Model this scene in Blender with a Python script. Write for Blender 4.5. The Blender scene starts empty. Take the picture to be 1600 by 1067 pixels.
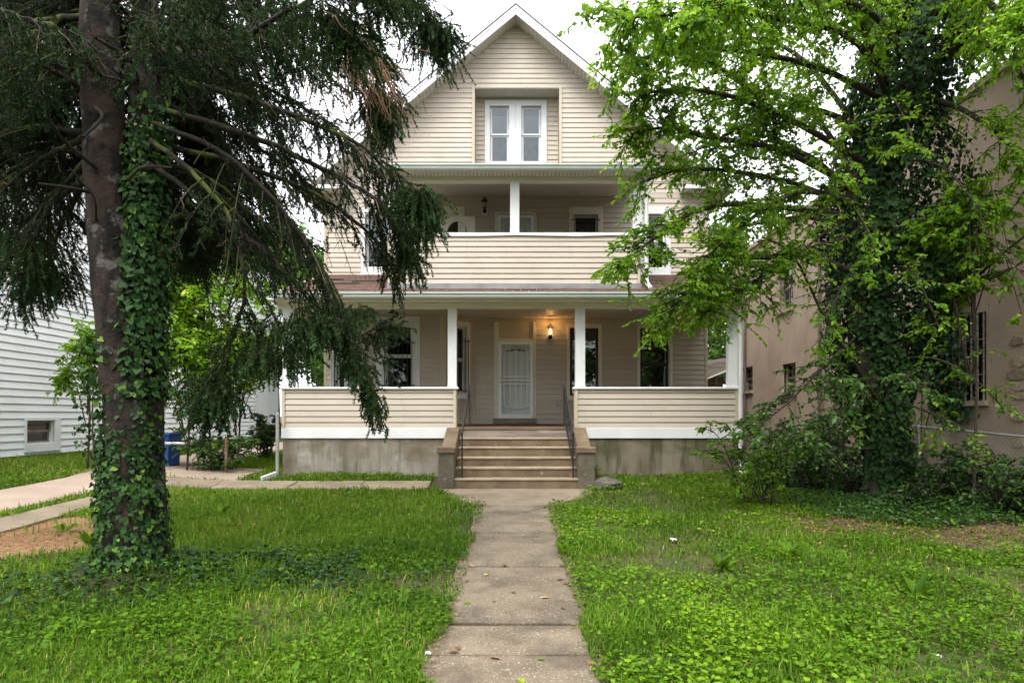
import bpy, math, random
import numpy as np
from mathutils import Vector, Matrix
random.seed(7); rng = np.random.default_rng(11)
S = bpy.context.scene
C = S.collection
# ------------------------------------------------------------ camera, sky, sun, exposure
F = 1032.0; EYE = 1.6; CU = 806.0; HV = 650.0
cam = bpy.data.cameras.new('camera'); camo = bpy.data.objects.new('camera', cam); C.objects.link(camo)
camo.location = (0, 0, EYE); camo.rotation_euler = (math.radians(90), 0, 0)
cam.sensor_width = 36; cam.lens = 36*F/1600; cam.shift_x = -6/1600; cam.shift_y = 116.5/1600
cam.clip_start = 0.05; cam.clip_end = 2000
S.camera = camo
SUN_EL, SUN_AZ = 58, 205       # azimuth measured from +Y clockwise: behind the camera, a little to the left
w = bpy.data.worlds.new('World'); S.world = w; w.use_nodes = True
nt = w.node_tree; bg = nt.nodes['Background']
sky = nt.nodes.new('ShaderNodeTexSky'); sky.sky_type = 'NISHITA'; sky.sun_disc = False
sky.sun_elevation = math.radians(SUN_EL); sky.sun_rotation = math.radians(SUN_AZ)
sky.air_density = 1.0; sky.dust_density = 4.0; sky.ozone_density = 1.0
hsv = nt.nodes.new('ShaderNodeHueSaturation'); hsv.inputs['Saturation'].default_value = 0.22
cl = nt.nodes.new('ShaderNodeTexNoise'); cl.inputs['Scale'].default_value = 2.2; cl.inputs['Detail'].default_value = 5
cr = nt.nodes.new('ShaderNodeValToRGB')
cr.color_ramp.elements[0].position = .3; cr.color_ramp.elements[0].color = (12.0, 12.6, 13.6, 1)
cr.color_ramp.elements[1].position = .75; cr.color_ramp.elements[1].color = (16, 16.2, 16.6, 1)
mx = nt.nodes.new('ShaderNodeMix'); mx.data_type = 'RGBA'; mx.inputs[0].default_value = .72
nt.links.new(sky.outputs[0], hsv.inputs['Color']); nt.links.new(hsv.outputs[0], mx.inputs[6])
nt.links.new(cl.outputs['Fac'], cr.inputs[0]); nt.links.new(cr.outputs[0], mx.inputs[7])
tc = nt.nodes.new('ShaderNodeTexCoord'); sx_ = nt.nodes.new('ShaderNodeSeparateXYZ'); nt.links.new(tc.outputs['Generated'], sx_.inputs[0])
mr = nt.nodes.new('ShaderNodeMapRange')                       # overcast sky: brighter overhead than at the horizon
for i_, v_ in ((1, 0), (2, 1), (3, .72), (4, 1.3)): mr.inputs[i_].default_value = v_
nt.links.new(sx_.outputs['Z'], mr.inputs[0]); vs_ = nt.nodes.new('ShaderNodeVectorMath'); vs_.operation = 'SCALE'
nt.links.new(mx.outputs[2], vs_.inputs[0]); nt.links.new(mr.outputs[0], vs_.inputs['Scale']); nt.links.new(vs_.outputs[0], bg.inputs[0])
bg.inputs[1].default_value = 0.10
sl = bpy.data.lights.new('sun', 'SUN'); sl.energy = 1.5; sl.angle = math.radians(25); sl.color = (1, .95, .87)
so = bpy.data.objects.new('sun', sl); C.objects.link(so)
az, el = math.radians(SUN_AZ), math.radians(SUN_EL)
sd = Vector((math.sin(az)*math.cos(el), math.cos(az)*math.cos(el), math.sin(el)))
so.rotation_euler = (-sd).to_track_quat('-Z', 'Y').to_euler(); so.location = (0, -20, 40)
S.view_settings.view_transform = 'Standard'; S.view_settings.look = 'None'
S.view_settings.gamma = 1; S.view_settings.use_curve_mapping = False
S.view_settings.exposure = 1.12
cy = S.cycles; cy.max_bounces = 6; cy.diffuse_bounces = 4; cy.glossy_bounces = 3
cy.transmission_bounces = 4; cy.transparent_max_bounces = 12; cy.caustics_reflective = False; cy.caustics_refractive = False
cy.use_denoising = True

# ------------------------------------------------------------ helpers
def X(u, D): return (u-CU)*D/F
def Z(v, D): return EYE+(HV-v)*D/F
def P(u, v, D): return (X(u, D), D, Z(v, D))
def sstep(t): t = np.clip(t, 0, 1); return t*t*(3-2*t)
WL = {}                                            # world location of each parent
def tag(o, label=None, cat=None, group=None, kind=None):
    if label: o['label'] = label
    if cat: o['category'] = cat
    if group: o['group'] = group
    if kind: o['kind'] = kind
    return o
def thing(name, label, cat, loc=(0, 0, 0), group=None):
    o = bpy.data.objects.new(name, None); C.objects.link(o); o.location = loc; o.empty_display_size = .2
    WL[o] = Vector(loc); return tag(o, label, cat, group)
def link(name, me, parent=None, loc=(0, 0, 0)):
    """mesh data given relative to loc (world)"""
    o = bpy.data.objects.new(name, me); C.objects.link(o); L = Vector(loc); WL[o] = L
    if parent is not None: o.parent = parent; o.location = L-WL[parent]
    else: o.location = L
    return o
def raw_mesh(name, co, loops, starts, mat, tint=None, smooth=False):
    me = bpy.data.meshes.new(name); co = np.asarray(co, np.float32)
    me.vertices.add(len(co)); me.vertices.foreach_set('co', co.ravel())
    me.loops.add(len(loops)); me.loops.foreach_set('vertex_index', np.asarray(loops, np.int32))
    me.polygons.add(len(starts)); me.polygons.foreach_set('loop_start', np.asarray(starts, np.int32))
    if smooth: me.polygons.foreach_set('use_smooth', np.ones(len(starts), bool))
    me.update(calc_edges=True)
    if tint is not None:
        a = me.attributes.new('tint', 'FLOAT', 'FACE'); a.data.foreach_set('value', np.asarray(tint, np.float32))
    if mat: me.materials.append(mat)
    return me
class MB:
    def __init__(s): s.v = []; s.f = []
    def add(s, vs, fs):
        b = len(s.v); s.v += [tuple(p) for p in vs]; s.f += [tuple(b+i for i in f) for f in fs]
    def box(s, x0, x1, y0, y1, z0, z1):
        s.add([(x0,y0,z0),(x1,y0,z0),(x1,y1,z0),(x0,y1,z0),(x0,y0,z1),(x1,y0,z1),(x1,y1,z1),(x0,y1,z1)],
              [(3,2,1,0),(4,5,6,7),(0,1,5,4),(1,2,6,5),(2,3,7,6),(3,0,4,7)])
    def ob(s, fr, s0, s1, n0, n1, z0, z1):         # box in a wall frame: along, outward, up
        q = [fr(a, n, z) for z in (z0, z1) for (a, n) in ((s0, n1), (s1, n1), (s1, n0), (s0, n0))]
        s.add(q, [(3,2,1,0),(4,5,6,7),(0,1,5,4),(1,2,6,5),(2,3,7,6),(3,0,4,7)])
    def prism(s, pts, a, b):                       # convex or simple polygon pts extruded between point offset a and b
        n = len(pts); A = [tuple(np.add(p, a)) for p in pts]; B = [tuple(np.add(p, b)) for p in pts]
        s.add(A+B, [tuple(range(n)), tuple(range(2*n-1, n-1, -1))]+[(i, i+n, (i+1) % n+n, (i+1) % n) for i in range(n)])
    def tube(s, pts, r, sides=6):
        pts = [np.array(p, float) for p in pts]; k = len(pts)
        r = [r]*k if np.isscalar(r) else r
        vs = []
        for i, p in enumerate(pts):
            t = pts[min(i+1, k-1)]-pts[max(i-1, 0)]; t = t/(np.linalg.norm(t)+1e-9)
            a = np.cross(t, (0, 0, 1) if abs(t[2]) < .9 else (1, 0, 0)); a /= np.linalg.norm(a); b = np.cross(t, a)
            for j in range(sides):
                th = 2*math.pi*j/sides; vs.append(p+r[i]*(a*math.cos(th)+b*math.sin(th)))
        fs = [(i*sides+j, i*sides+(j+1) % sides, (i+1)*sides+(j+1) % sides, (i+1)*sides+j) for i in range(k-1) for j in range(sides)]
        fs += [tuple(range(sides-1, -1, -1)), tuple((k-1)*sides+j for j in range(sides))]
        s.add(vs, fs)
    def lathe(s, c, prof, sides=12, axis='z'):
        k = len(prof); vs = []
        for (r, h) in prof:
            for j in range(sides):
                th = 2*math.pi*j/sides; a, b = r*math.cos(th), r*math.sin(th)
                vs.append((c[0]+a, c[1]+b, c[2]+h) if axis == 'z' else (c[0]+a, c[1]+h, c[2]+b))
        fs = [(i*sides+j, i*sides+(j+1) % sides, (i+1)*sides+(j+1) % sides, (i+1)*sides+j) for i in range(k-1) for j in range(sides)]
        fs += [tuple(range(sides-1, -1, -1)), tuple((k-1)*sides+j for j in range(sides))]
        s.add(vs, fs)
    def mesh(s, name, mat, loc=(0, 0, 0), smooth=False):
        me = bpy.data.meshes.new(name); l = loc
        me.from_pydata([(p[0]-l[0], p[1]-l[1], p[2]-l[2]) for p in s.v], [], s.f)
        if smooth: me.polygons.foreach_set('use_smooth', [True]*len(me.polygons))
        me.update(); me.materials.append(mat); return me
    def build(s, name, mat, parent=None, smooth=False, bevel=0, fix=True):
        c = np.array(s.v); loc = tuple((c.min(0)+c.max(0))/2*np.array((1, 1, 0))+np.array((0, 0, c[:, 2].min())))
        me = s.mesh(name, mat, loc, smooth)
        if fix:
            import bmesh
            bm = bmesh.new(); bm.from_mesh(me); bmesh.ops.recalc_face_normals(bm, faces=bm.faces); bm.to_mesh(me); bm.free()
        o = link(name, me, parent, loc)
        if bevel:
            m = o.modifiers.new('bevel', 'BEVEL'); m.width = bevel; m.segments = 2; m.limit_method = 'ANGLE'
        return o
def frame(O, d):
    O = np.array(O, float); d = np.array((d[0], d[1]), float); d /= np.linalg.norm(d); n = (d[1], -d[0])
    return lambda s, nn, z: (O[0]+d[0]*s+n[0]*nn, O[1]+d[1]*s+n[1]*nn, z)

# ------------------------------------------------------------ materials
def nn(t, k, **kw):
    n = t.nodes.new(k)
    for a, b in kw.items(): setattr(n, a, b)
    return n
def mixc(t, fac, a, b, blend='MIX'):
    m = nn(t, 'ShaderNodeMix', data_type='RGBA', blend_type=blend)
    for i, x in ((0, fac), (6, a), (7, b)):
        if hasattr(x, 'links'): t.links.new(x, m.inputs[i])
        elif isinstance(x, (int, float)): m.inputs[i].default_value = x
        else: m.inputs[i].default_value = (*x, 1)
    return m.outputs[2]
def noise(t, scale, detail=4, stretch=None, rough=.55, off=0):
    g = nn(t, 'ShaderNodeNewGeometry'); v = g.outputs['Position']
    mp = nn(t, 'ShaderNodeMapping'); mp.inputs['Scale'].default_value = stretch or (1, 1, 1); mp.inputs['Location'].default_value = (off, off*.7, off*.3)
    t.links.new(v, mp.inputs[0]); n = nn(t, 'ShaderNodeTexNoise')
    n.inputs['Scale'].default_value = scale; n.inputs['Detail'].default_value = detail; n.inputs['Roughness'].default_value = rough
    t.links.new(mp.outputs[0], n.inputs['Vector']); return n.outputs['Fac']
def ramp(t, f, p0, p1, a=0, b=1):
    r = nn(t, 'ShaderNodeMapRange'); r.inputs[1].default_value = p0; r.inputs[2].default_value = p1
    r.inputs[3].default_value = a; r.inputs[4].default_value = b; r.interpolation_type = 'SMOOTHSTEP'
    t.links.new(f, r.inputs[0]); return r.outputs[0]
def M(name, col, col2=None, scale=3., lo=.35, hi=.7, stretch=None, rough=.6, bump=0., bscale=40., spec=.35, metal=0., layers=(), vary=0., bstretch=None):
    m = bpy.data.materials.new(name); m.use_nodes = True; t = m.node_tree; b = t.nodes['Principled BSDF']
    b.inputs['Roughness'].default_value = rough; b.inputs['Specular IOR Level'].default_value = spec; b.inputs['Metallic'].default_value = metal
    c = None
    if col2: c = mixc(t, ramp(t, noise(t, scale, 5, stretch), lo, hi), col, col2)
    for (lc, sc, l0, l1, st, amt) in layers:
        f = ramp(t, noise(t, sc, 5, st, .6, sc*3.1), l0, l1, 0, amt)
        c = mixc(t, f, c if c is not None else col, lc)
    if vary:
        oi = nn(t, 'ShaderNodeObjectInfo'); f = ramp(t, oi.outputs['Random'], 0, 1, 1-vary, 1+vary)
        g = nn(t, 'ShaderNodeVectorMath', operation='SCALE')
        if c is None: g.inputs[0].default_value = col
        else: t.links.new(c, g.inputs[0])
        t.links.new(f, g.inputs['Scale']); c = g.outputs[0]
    if c is None: b.inputs['Base Color'].default_value = (*col, 1)
    else: t.links.new(c, b.inputs['Base Color'])
    if bump:
        bp = nn(t, 'ShaderNodeBump'); bp.inputs['Strength'].default_value = bump; bp.inputs['Distance'].default_value = .02
        t.links.new(noise(t, bscale, 5, bstretch), bp.inputs['Height']); t.links.new(bp.outputs[0], b.inputs['Normal'])
    return m
def leafmat(name, c0, c1, c2=None, trans=.35, rough=.5, spec=.35):
    m = bpy.data.materials.new(name); m.use_nodes = True; t = m.node_tree; b = t.nodes['Principled BSDF']
    at = nn(t, 'ShaderNodeAttribute'); at.attribute_name = 'tint'
    r = nn(t, 'ShaderNodeValToRGB'); e = r.color_ramp.elements
    e[0].position = 0; e[0].color = (*c0, 1); e[1].position = .8 if c2 else 1; e[1].color = (*c1, 1)
    if c2: x = e.new(1.0); x.color = (*c2, 1)
    t.links.new(at.outputs['Fac'], r.inputs[0]); t.links.new(r.outputs[0], b.inputs['Base Color'])
    b.inputs['Roughness'].default_value = rough; b.inputs['Specular IOR Level'].default_value = spec
    tr = nn(t, 'ShaderNodeBsdfTranslucent'); hs = nn(t, 'ShaderNodeHueSaturation'); hs.inputs['Value'].default_value = 1.5; hs.inputs['Hue'].default_value = .485
    t.links.new(r.outputs[0], hs.inputs['Color']); t.links.new(hs.outputs[0], tr.inputs[0])
    mix = nn(t, 'ShaderNodeMixShader'); mix.inputs[0].default_value = trans
    out = [n for n in t.nodes if n.type == 'OUTPUT_MATERIAL'][0]
    t.links.new(b.outputs[0], mix.inputs[1]); t.links.new(tr.outputs[0], mix.inputs[2]); t.links.new(mix.outputs[0], out.inputs[0])
    return m
def glassmat(name, tint=(.8, .85, .85), ior=1.75):
    m = bpy.data.materials.new(name); m.use_nodes = True; t = m.node_tree; t.nodes.remove(t.nodes['Principled BSDF'])
    out = [n for n in t.nodes if n.type == 'OUTPUT_MATERIAL'][0]
    fr = nn(t, 'ShaderNodeFresnel'); fr.inputs[0].default_value = ior
    a = nn(t, 'ShaderNodeBsdfTransparent'); a.inputs[0].default_value = (*tint, 1); g = nn(t, 'ShaderNodeBsdfGlossy'); g.inputs['Roughness'].default_value = .015
    bp = nn(t, 'ShaderNodeBump'); bp.inputs['Strength'].default_value = .06; bp.inputs['Distance'].default_value = .02
    t.links.new(noise(t, 2.5, 2), bp.inputs['Height']); t.links.new(bp.outputs[0], g.inputs['Normal'])
    mix = nn(t, 'ShaderNodeMixShader'); t.links.new(fr.outputs[0], mix.inputs[0]); t.links.new(a.outputs[0], mix.inputs[1]); t.links.new(g.outputs[0], mix.inputs[2])
    t.links.new(mix.outputs[0], out.inputs[0]); return m
def emit(name, col, s):
    m = bpy.data.materials.new(name); m.use_nodes = True; b = m.node_tree.nodes['Principled BSDF']
    b.inputs['Emission Color'].default_value = (*col, 1); b.inputs['Emission Strength'].default_value = s; return m
m_tan = M('tan_vinyl', (.55,.482,.402), (.505,.44,.362), 1.2, rough=.5, spec=.3, vary=.03, bump=.05, bscale=60, bstretch=(.1, 1, 1),
          layers=(((.38,.32,.24), 1.1, .54, .8, (1, 1, .45), .4), ((.34,.30,.23), 5, .6, .8, (1.5, 1, .25), .3)))
m_tantrim = M('tan_trim', (.56,.49,.36), (.50,.44,.33), 2, rough=.5)
m_cream = M('cream_trim', (.74,.72,.60), (.68,.67,.57), 1.5, rough=.5, layers=(((.32,.36,.24), 2.2, .58, .8, (.6, 1, 2), .35),))
m_white = M('white_paint', (.78,.79,.79), (.70,.71,.71), 2.0, rough=.45, layers=(((.42,.41,.36), 5, .62, .8, (1, 1, .4), .45),))
m_whitev = M('white_vinyl', (.84,.85,.86), (.79,.80,.81), 1.2, rough=.45, vary=.03, layers=(((.45,.47,.44), 1.4, .58, .85, (1, .6, 1.4), .35),))
m_gutter = M('gutter_paint', (.62,.68,.64), (.54,.60,.56), 2.2, rough=.4, layers=(((.30,.33,.28), 3.0, .58, .8, (.5, 1, 2), .4),))
m_soffit = M('soffit_vinyl', (.62,.59,.51), (.56,.53,.46), 2.5, rough=.55)
m_ceil = M('ceiling_boards', (.55,.51,.44), (.50,.46,.40), 2.5, rough=.55)
m_conc = M('foundation_concrete', (.31,.285,.24), (.21,.18,.14), 1.6, stretch=(1, 1, .5), rough=.85, bump=.35, bscale=25,
           layers=(((.47,.47,.45), 1.1, .5, .7, (1, 1, 1), .7), ((.12,.105,.075), 3.0, .48, .72, (2.2, 1, .2), .8), ((.13,.10,.055), .62, .44, .62, (1, 1, 1.6), .8), ((.07,.06,.04), 6, .6, .75, (2, 1, .3), .6)))
m_conc2 = M('mossy_foundation_concrete', (.235,.205,.15), (.14,.118,.078), 1.4, stretch=(1, 1, .5), rough=.9, bump=.4, bscale=25,
            layers=(((.33,.31,.27), 1.3, .5, .7, (1, 1, .8), .6), ((.055,.048,.028), 3.0, .46, .68, (2.0, 1, .25), .85), ((.07,.07,.025), .7, .48, .62, (1, 1, 1.8), .7)))
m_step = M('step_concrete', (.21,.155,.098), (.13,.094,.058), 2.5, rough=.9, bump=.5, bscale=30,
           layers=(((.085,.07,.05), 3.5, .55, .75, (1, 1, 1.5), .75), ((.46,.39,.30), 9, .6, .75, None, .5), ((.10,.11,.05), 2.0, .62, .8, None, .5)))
m_tread = M('pale_tread_concrete', (.38,.30,.21), (.29,.225,.15), 3, rough=.9, bump=.5, bscale=30, layers=(((.13,.10,.07), 3.5, .55, .75, (1, 1, 1.5), .75), ((.52,.45,.35), 12, .6, .75, None, .5)))  # treads get a paler tone than the risers below them
m_ped = M('pier_concrete', (.15,.128,.095), (.08,.072,.052), 3.5, stretch=(1, 1, .6), rough=.9, bump=.6, bscale=35,
          layers=(((.38,.34,.27), 11, .58, .75, None, .6), ((.06,.06,.04), 2.5, .55, .75, (1, 1, .4), .6)))
m_walk = M('walk_aggregate', (.225,.178,.122), (.135,.105,.07), 2.6, rough=.9, bump=.8, bscale=90,
           layers=(((.50,.45,.36), 62, .57, .66, None, .8), ((.05,.038,.026), 85, .56, .66, None, .75), ((.09,.07,.048), 2.4, .5, .72, None, .75), ((.16,.17,.08), 3.5, .62, .8, None, .35)), vary=.08)
m_walk2 = M('walk_concrete', (.27,.213,.15), (.19,.148,.104), 2.2, rough=.9, bump=.4, bscale=70,
            layers=(((.21,.17,.12), 2.7, .55, .8, None, .6), ((.5,.44,.35), 60, .6, .75, None, .35)), vary=.06)
m_drive = M('drive_concrete', (.38,.29,.23), (.32,.245,.19), 1.0, rough=.9, bump=.4, bscale=50, layers=(((.22,.18,.13), 1.7, .55, .8, None, .6), ((.55,.47,.4), 30, .6, .75, None, .4)), vary=.06)
m_shing = M('red_shingles', (.17,.105,.08), (.11,.07,.055), 9, stretch=(1, 1, 1), rough=.9, bump=.5, bscale=60, layers=(((.05,.04,.035), 1.8, .58, .75, (.4, 2, 1), .8),))
m_roof = M('grey_shingles', (.10,.095,.09), (.06,.058,.055), 8, rough=.9, bump=.5, bscale=40)
m_wood = M('weathered_wood', (.30,.26,.22), (.18,.15,.12), 3, stretch=(.3, 1, 4), rough=.85, bump=.4, bscale=25, bstretch=(.15, 1, 3), layers=(((.48,.47,.45), 3, .58, .7, (.4, 1, 3), .7),))
m_woodb = M('brown_wood', (.23,.15,.10), (.14,.09,.06), 3, stretch=(.3, 1, 4), rough=.85, bump=.4, bscale=25)
m_black = M('black_iron', (.016,.016,.018), (.03,.025,.022), 9, rough=.45, spec=.5)
m_lead = M('grey_flashing', (.33,.335,.34), (.22,.22,.23), 4, stretch=(.6, 1, 1), rough=.5, metal=.3)
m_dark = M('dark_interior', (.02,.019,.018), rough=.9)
m_darkframe = M('dark_bronze', (.03,.025,.022), rough=.5)
m_blind = M('window_blind', (.36,.43,.50), (.33,.40,.47), 1.5, rough=.8)
m_blindd = M('window_curtain', (.20,.235,.27), (.12,.145,.17), 9, stretch=(1, 1, .6), rough=.9)
m_curt = M('pale_curtain', (.42,.45,.45), rough=.9)
m_door = M('door_panel', (.62,.66,.64), (.58,.62,.60), 1, rough=.55)
m_doorw = M('door_white', (.84,.87,.87), rough=.4)
m_glass = glassmat('window_glass'); m_glass2 = glassmat('old_window_glass', (.7,.75,.72), 2.0)
m_stucco = M('stucco', (.37,.288,.213), (.30,.232,.172), .9, rough=.95, bump=.35, bscale=22, layers=(((.17,.13,.105), 1.3, .56, .8, (1, 1, .35), .6), ((.43,.35,.28), 2.6, .55, .75, None, .4), ((.10,.08,.065), 4.5, .6, .72, (1, 3, .16), .6)))
m_stain = M('dark_stain', (.10,.075,.065), (.16,.12,.10), 3, stretch=(1,1,.3), rough=.95)
m_stone = M('rough_stone', (.30,.24,.16), (.20,.16,.11), 5, rough=.95, bump=.8, bscale=20, vary=.2)
m_rock = M('grey_rock', (.14,.125,.10), (.075,.07,.055), 6, rough=.95, bump=.8, bscale=20)
m_brick = M('red_brick', (.36,.12,.07), (.25,.09,.055), 6, rough=.9, bump=.4, bscale=30)
m_galv = M('galvanised_steel', (.42,.44,.44), (.33,.34,.34), 6, rough=.45, metal=.6)
m_blue = M('blue_plastic', (.02,.09,.38), rough=.4)
m_pvc = M('white_pipe_plastic', (.78,.78,.76), rough=.4)
m_paper = M('white_paper', (.75,.77,.80), rough=.7)
m_bark = M('spruce_bark', (.030,.021,.016), (.007,.006,.005), 7, lo=.42, hi=.58, stretch=(1, 1, .55), rough=.95, bump=1.0, bscale=18,
           layers=(((.15,.145,.125), 5.5, .56, .66, None, .7), ((.05,.03,.02), 3.1, .54, .64, None, .7), ((.03,.025,.02), 14, .55, .7, (1,1,.6), .6)))
m_branch = M('spruce_branch_bark', (.028,.021,.015), (.012,.010,.007), 8, rough=.95, layers=(((.075,.10,.018), 2.2, .50, .62, None, .85),))
m_twig = M('spruce_twig', (.035,.025,.017), (.02,.016,.011), 5, rough=.95)
m_dead = M('dead_twig', (.23,.13,.07), (.15,.085,.045), 6, rough=.95)
m_bark2 = M('grey_brown_bark', (.055,.042,.03), (.022,.017,.013), 8, stretch=(1, 1, .5), rough=.95, bump=.8, bscale=25)
m_vine = M('vine_stem', (.16,.115,.075), (.09,.065,.045), 7, rough=.95)
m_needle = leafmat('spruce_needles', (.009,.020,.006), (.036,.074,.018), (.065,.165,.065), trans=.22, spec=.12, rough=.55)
m_leaf = leafmat('broad_leaves', (.055,.145,.009), (.195,.39,.015), (.42,.55,.045), trans=.52, rough=.5, spec=.3)
m_leafd = leafmat('dark_leaves', (.022,.06,.014), (.07,.17,.022), (.2,.31,.035), trans=.3, rough=.45)
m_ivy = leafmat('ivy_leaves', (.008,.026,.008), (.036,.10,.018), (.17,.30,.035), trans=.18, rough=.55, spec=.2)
m_bgleaf = leafmat('far_leaves', (.04,.095,.02), (.11,.22,.035), (.19,.30,.045), trans=.4)
m_grass = leafmat('grass_blades', (.034,.092,.006), (.145,.275,.013), (.36,.35,.09), trans=.35, rough=.55, spec=.15)
m_cover = leafmat('groundcover_leaves', (.022,.068,.004), (.122,.255,.009), (.22,.36,.013), trans=.35, rough=.5, spec=.15)
m_litter = leafmat('dead_leaf', (.13,.07,.03), (.26,.16,.075), (.42,.32,.11), trans=.15, rough=.8)
m_pine = leafmat('dead_needles', (.22,.11,.045), (.42,.24,.11), trans=.05, rough=.9)

# ------------------------------------------------------------ ground
def vnoise(x, y, s, seed=0):
    """cheap smooth value noise for numpy arrays"""
    x = np.asarray(x)*s+seed*17.3; y = np.asarray(y)*s+seed*9.1
    xi, yi = np.floor(x).astype(int), np.floor(y).astype(int); fx, fy = x-xi, y-yi
    h = lambda a, b: np.modf(np.abs(np.sin(a*127.1+b*311.7+seed*74.7)*43758.5453))[0]
    fx, fy = fx*fx*(3-2*fx), fy*fy*(3-2*fy)
    return (h(xi, yi)*(1-fx)+h(xi+1, yi)*fx)*(1-fy)+(h(xi, yi+1)*(1-fx)+h(xi+1, yi+1)*fx)*fy
def gz0(x, y):
    x = np.asarray(x, float); y = np.asarray(y, float)
    z = .033*np.clip(y-4, -3.5, 9.4)+.10*sstep((y-12)/1.4)+.008*np.clip(y-13.4, 0, 30)
    return z+.22*sstep((-x-4.6)/5.5)*sstep((y-2)/6)
def gz(x, y):
    x = np.asarray(x, float); y = np.asarray(y, float)
    off = sstep((np.abs(x)-.9)/.8)
    bumps = (vnoise(x, y, .9, 1)-.5)*.07+(vnoise(x, y, 2.6, 2)-.5)*.03
    mound = .16*np.exp(-((x+3.55)**2+(y-6.2)**2)/.5)
    hard = np.maximum(sstep((x+8.8)/.3)*sstep((-5.9-x)/.4), sstep((y-11.6)/.3)*sstep((-x-1.2)/.3)*sstep((12.95-y)/.2))
    hard = np.maximum(hard, sstep((y-12.5)/.3)*sstep((-5.1-x)/.2)*sstep((14.7-y)/.2)*sstep((x+8.8)/.3))
    return gz0(x, y)-.07*sstep((.50-np.abs(x))/.06)*sstep((11.9-y)/.15)-.02*hard+(1-hard)*off*bumps*np.clip((14-np.abs(x))/6, 0, 1)*np.clip((20-y)/5, 0, 1)+mound
def g1(x, y): return float(gz(x, y))
xs = np.concatenate([[-500, -200, -90, -50, -32, -22], np.arange(-16, 13, .16), [14, 18, 26, 40, 80, 200, 500]])
ys = np.concatenate([[-300, -120, -50, -20, -8, -3, 0], np.arange(.6, 20, .16), [21, 23, 26, 30, 38, 50, 80, 160, 400, 900]])
gx, gy = np.meshgrid(xs, ys); nx, ny = len(xs), len(ys)
co = np.stack([gx, gy, gz(gx, gy)], -1).reshape(-1, 3)
ii = (np.arange(ny-1)[:, None]*nx+np.arange(nx-1)[None]).ravel()
loops = np.stack([ii, ii+1, ii+nx+1, ii+nx], -1).ravel()
m_ground = M('lawn_soil', (.052,.062,.018), (.085,.058,.032), 1.6, lo=.4, hi=.65, rough=.95, bump=.8, bscale=30,
             layers=(((.13,.085,.05), 5, .6, .75, None, .6), ((.035,.06,.012), 9, .5, .7, None, .5)))
def patch(m, blobs):
    """extra soil colours in soft-edged patches on the ground"""
    t = m.node_tree; b = t.nodes['Principled BSDF']; src = b.inputs['Base Color'].links[0].from_socket
    for (cx, cy_, rx, ry, col) in blobs:
        g = nn(t, 'ShaderNodeNewGeometry'); mp = nn(t, 'ShaderNodeMapping', vector_type='POINT')
        mp.inputs['Location'].default_value = (-cx/rx, -cy_/ry, 0); mp.inputs['Scale'].default_value = (1/rx, 1/ry, 0)
        t.links.new(g.outputs['Position'], mp.inputs[0])
        ln = nn(t, 'ShaderNodeVectorMath', operation='LENGTH'); t.links.new(mp.outputs[0], ln.inputs[0])
        ad = nn(t, 'ShaderNodeMath', operation='ADD'); t.links.new(ln.outputs['Value'], ad.inputs[0])
        t.links.new(ramp(t, noise(t, 2.5, 4), .2, .8, -.35, .35), ad.inputs[1])
        nz = mixc(t, ramp(t, noise(t, 26, 4), .35, .65), col, tuple(c*.62 for c in col))
        src = mixc(t, ramp(t, ad.outputs[0], .75, 1.1, 1, 0), src, nz)
    t.links.new(src, b.inputs['Base Color'])
NEEDLE = (-5.9, 8.0, 1.5, 1.15); DIRT = (5.9, 8.7, 3.3, 1.45)
patch(m_ground, [(*NEEDLE, (.36,.21,.11)), (*DIRT, (.12,.075,.045)), (-3.5, 6.1, 1.2, .9, (.07,.05,.035))])
o = link('ground', raw_mesh('ground', co, loops, np.arange(len(ii))*4, m_ground, smooth=True)); tag(o, 'overgrown front yard soil sloping gently up to the porch', 'ground', kind='structure')

# walk of concrete slabs, with a flared landing at the foot of the steps
wk = bpy.data.objects.new('walkway', None); C.objects.link(wk); WL[wk] = Vector((0, 0, 0)); tag(wk, 'cracked concrete walk leading straight to the porch steps', 'walkway', kind='structure')
joints = [0.6, 2.6, 4.36, 4.93, 6.6, 8.2, 10.2]
def slab(y0, y1, x0, x1, mt, parent, name='concrete_slab', tilt=0, dz=.012, n=7):
    b = MB(); vs = []; k = n
    edge0 = [(x0(y0)+(x1(y0)-x0(y0))*i/k, y0+random.uniform(-.008, .008)) for i in range(k+1)]
    side1 = [(x1(y0+(y1-y0)*i/5)+random.uniform(-.025, .025), y0+(y1-y0)*i/5) for i in range(1, 5)]
    edge1 = [(x1(y1)-(x1(y1)-x0(y1))*i/k, y1+random.uniform(-.008, .008)) for i in range(k+1)]
    side0 = [(x0(y1-(y1-y0)*i/5)+random.uniform(-.025, .025), y1-(y1-y0)*i/5) for i in range(1, 5)]
    ring = edge0+side1+edge1+side0; mx_ = sum(p[0] for p in ring)/len(ring); my = sum(p[1] for p in ring)/len(ring)
    top = [(p[0], p[1], float(gz0(p[0], p[1]))+dz+tilt*(p[1]-my)) for p in ring]; n_ = len(ring)
    inner = [(mx_+(p[0]-mx_)*.985, my+(p[1]-my)*.985, p[2]+.006) for p in top]
    bot = [(p[0], p[1], p[2]-.1) for p in top]
    b.add(bot+top+inner, [(i, (i+1) % n_, n_+(i+1) % n_, n_+i) for i in range(n_)]+[(n_+i, n_+(i+1) % n_, 2*n_+(i+1) % n_, 2*n_+i) for i in range(n_)]+[tuple(2*n_+i for i in range(n_))])
    return b.build(name, mt, parent)
for i, (a, c) in enumerate(zip(joints[:-1], joints[1:])):
    slab(a+.010+.0022*a, c-.010-.0022*c, lambda y: -.60, lambda y: .575, m_walk, wk, tilt=(.004, -.006, .01, -.005, .004, .0)[i], dz=(.012, .018, .006, .014, .012, .015)[i])
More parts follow.
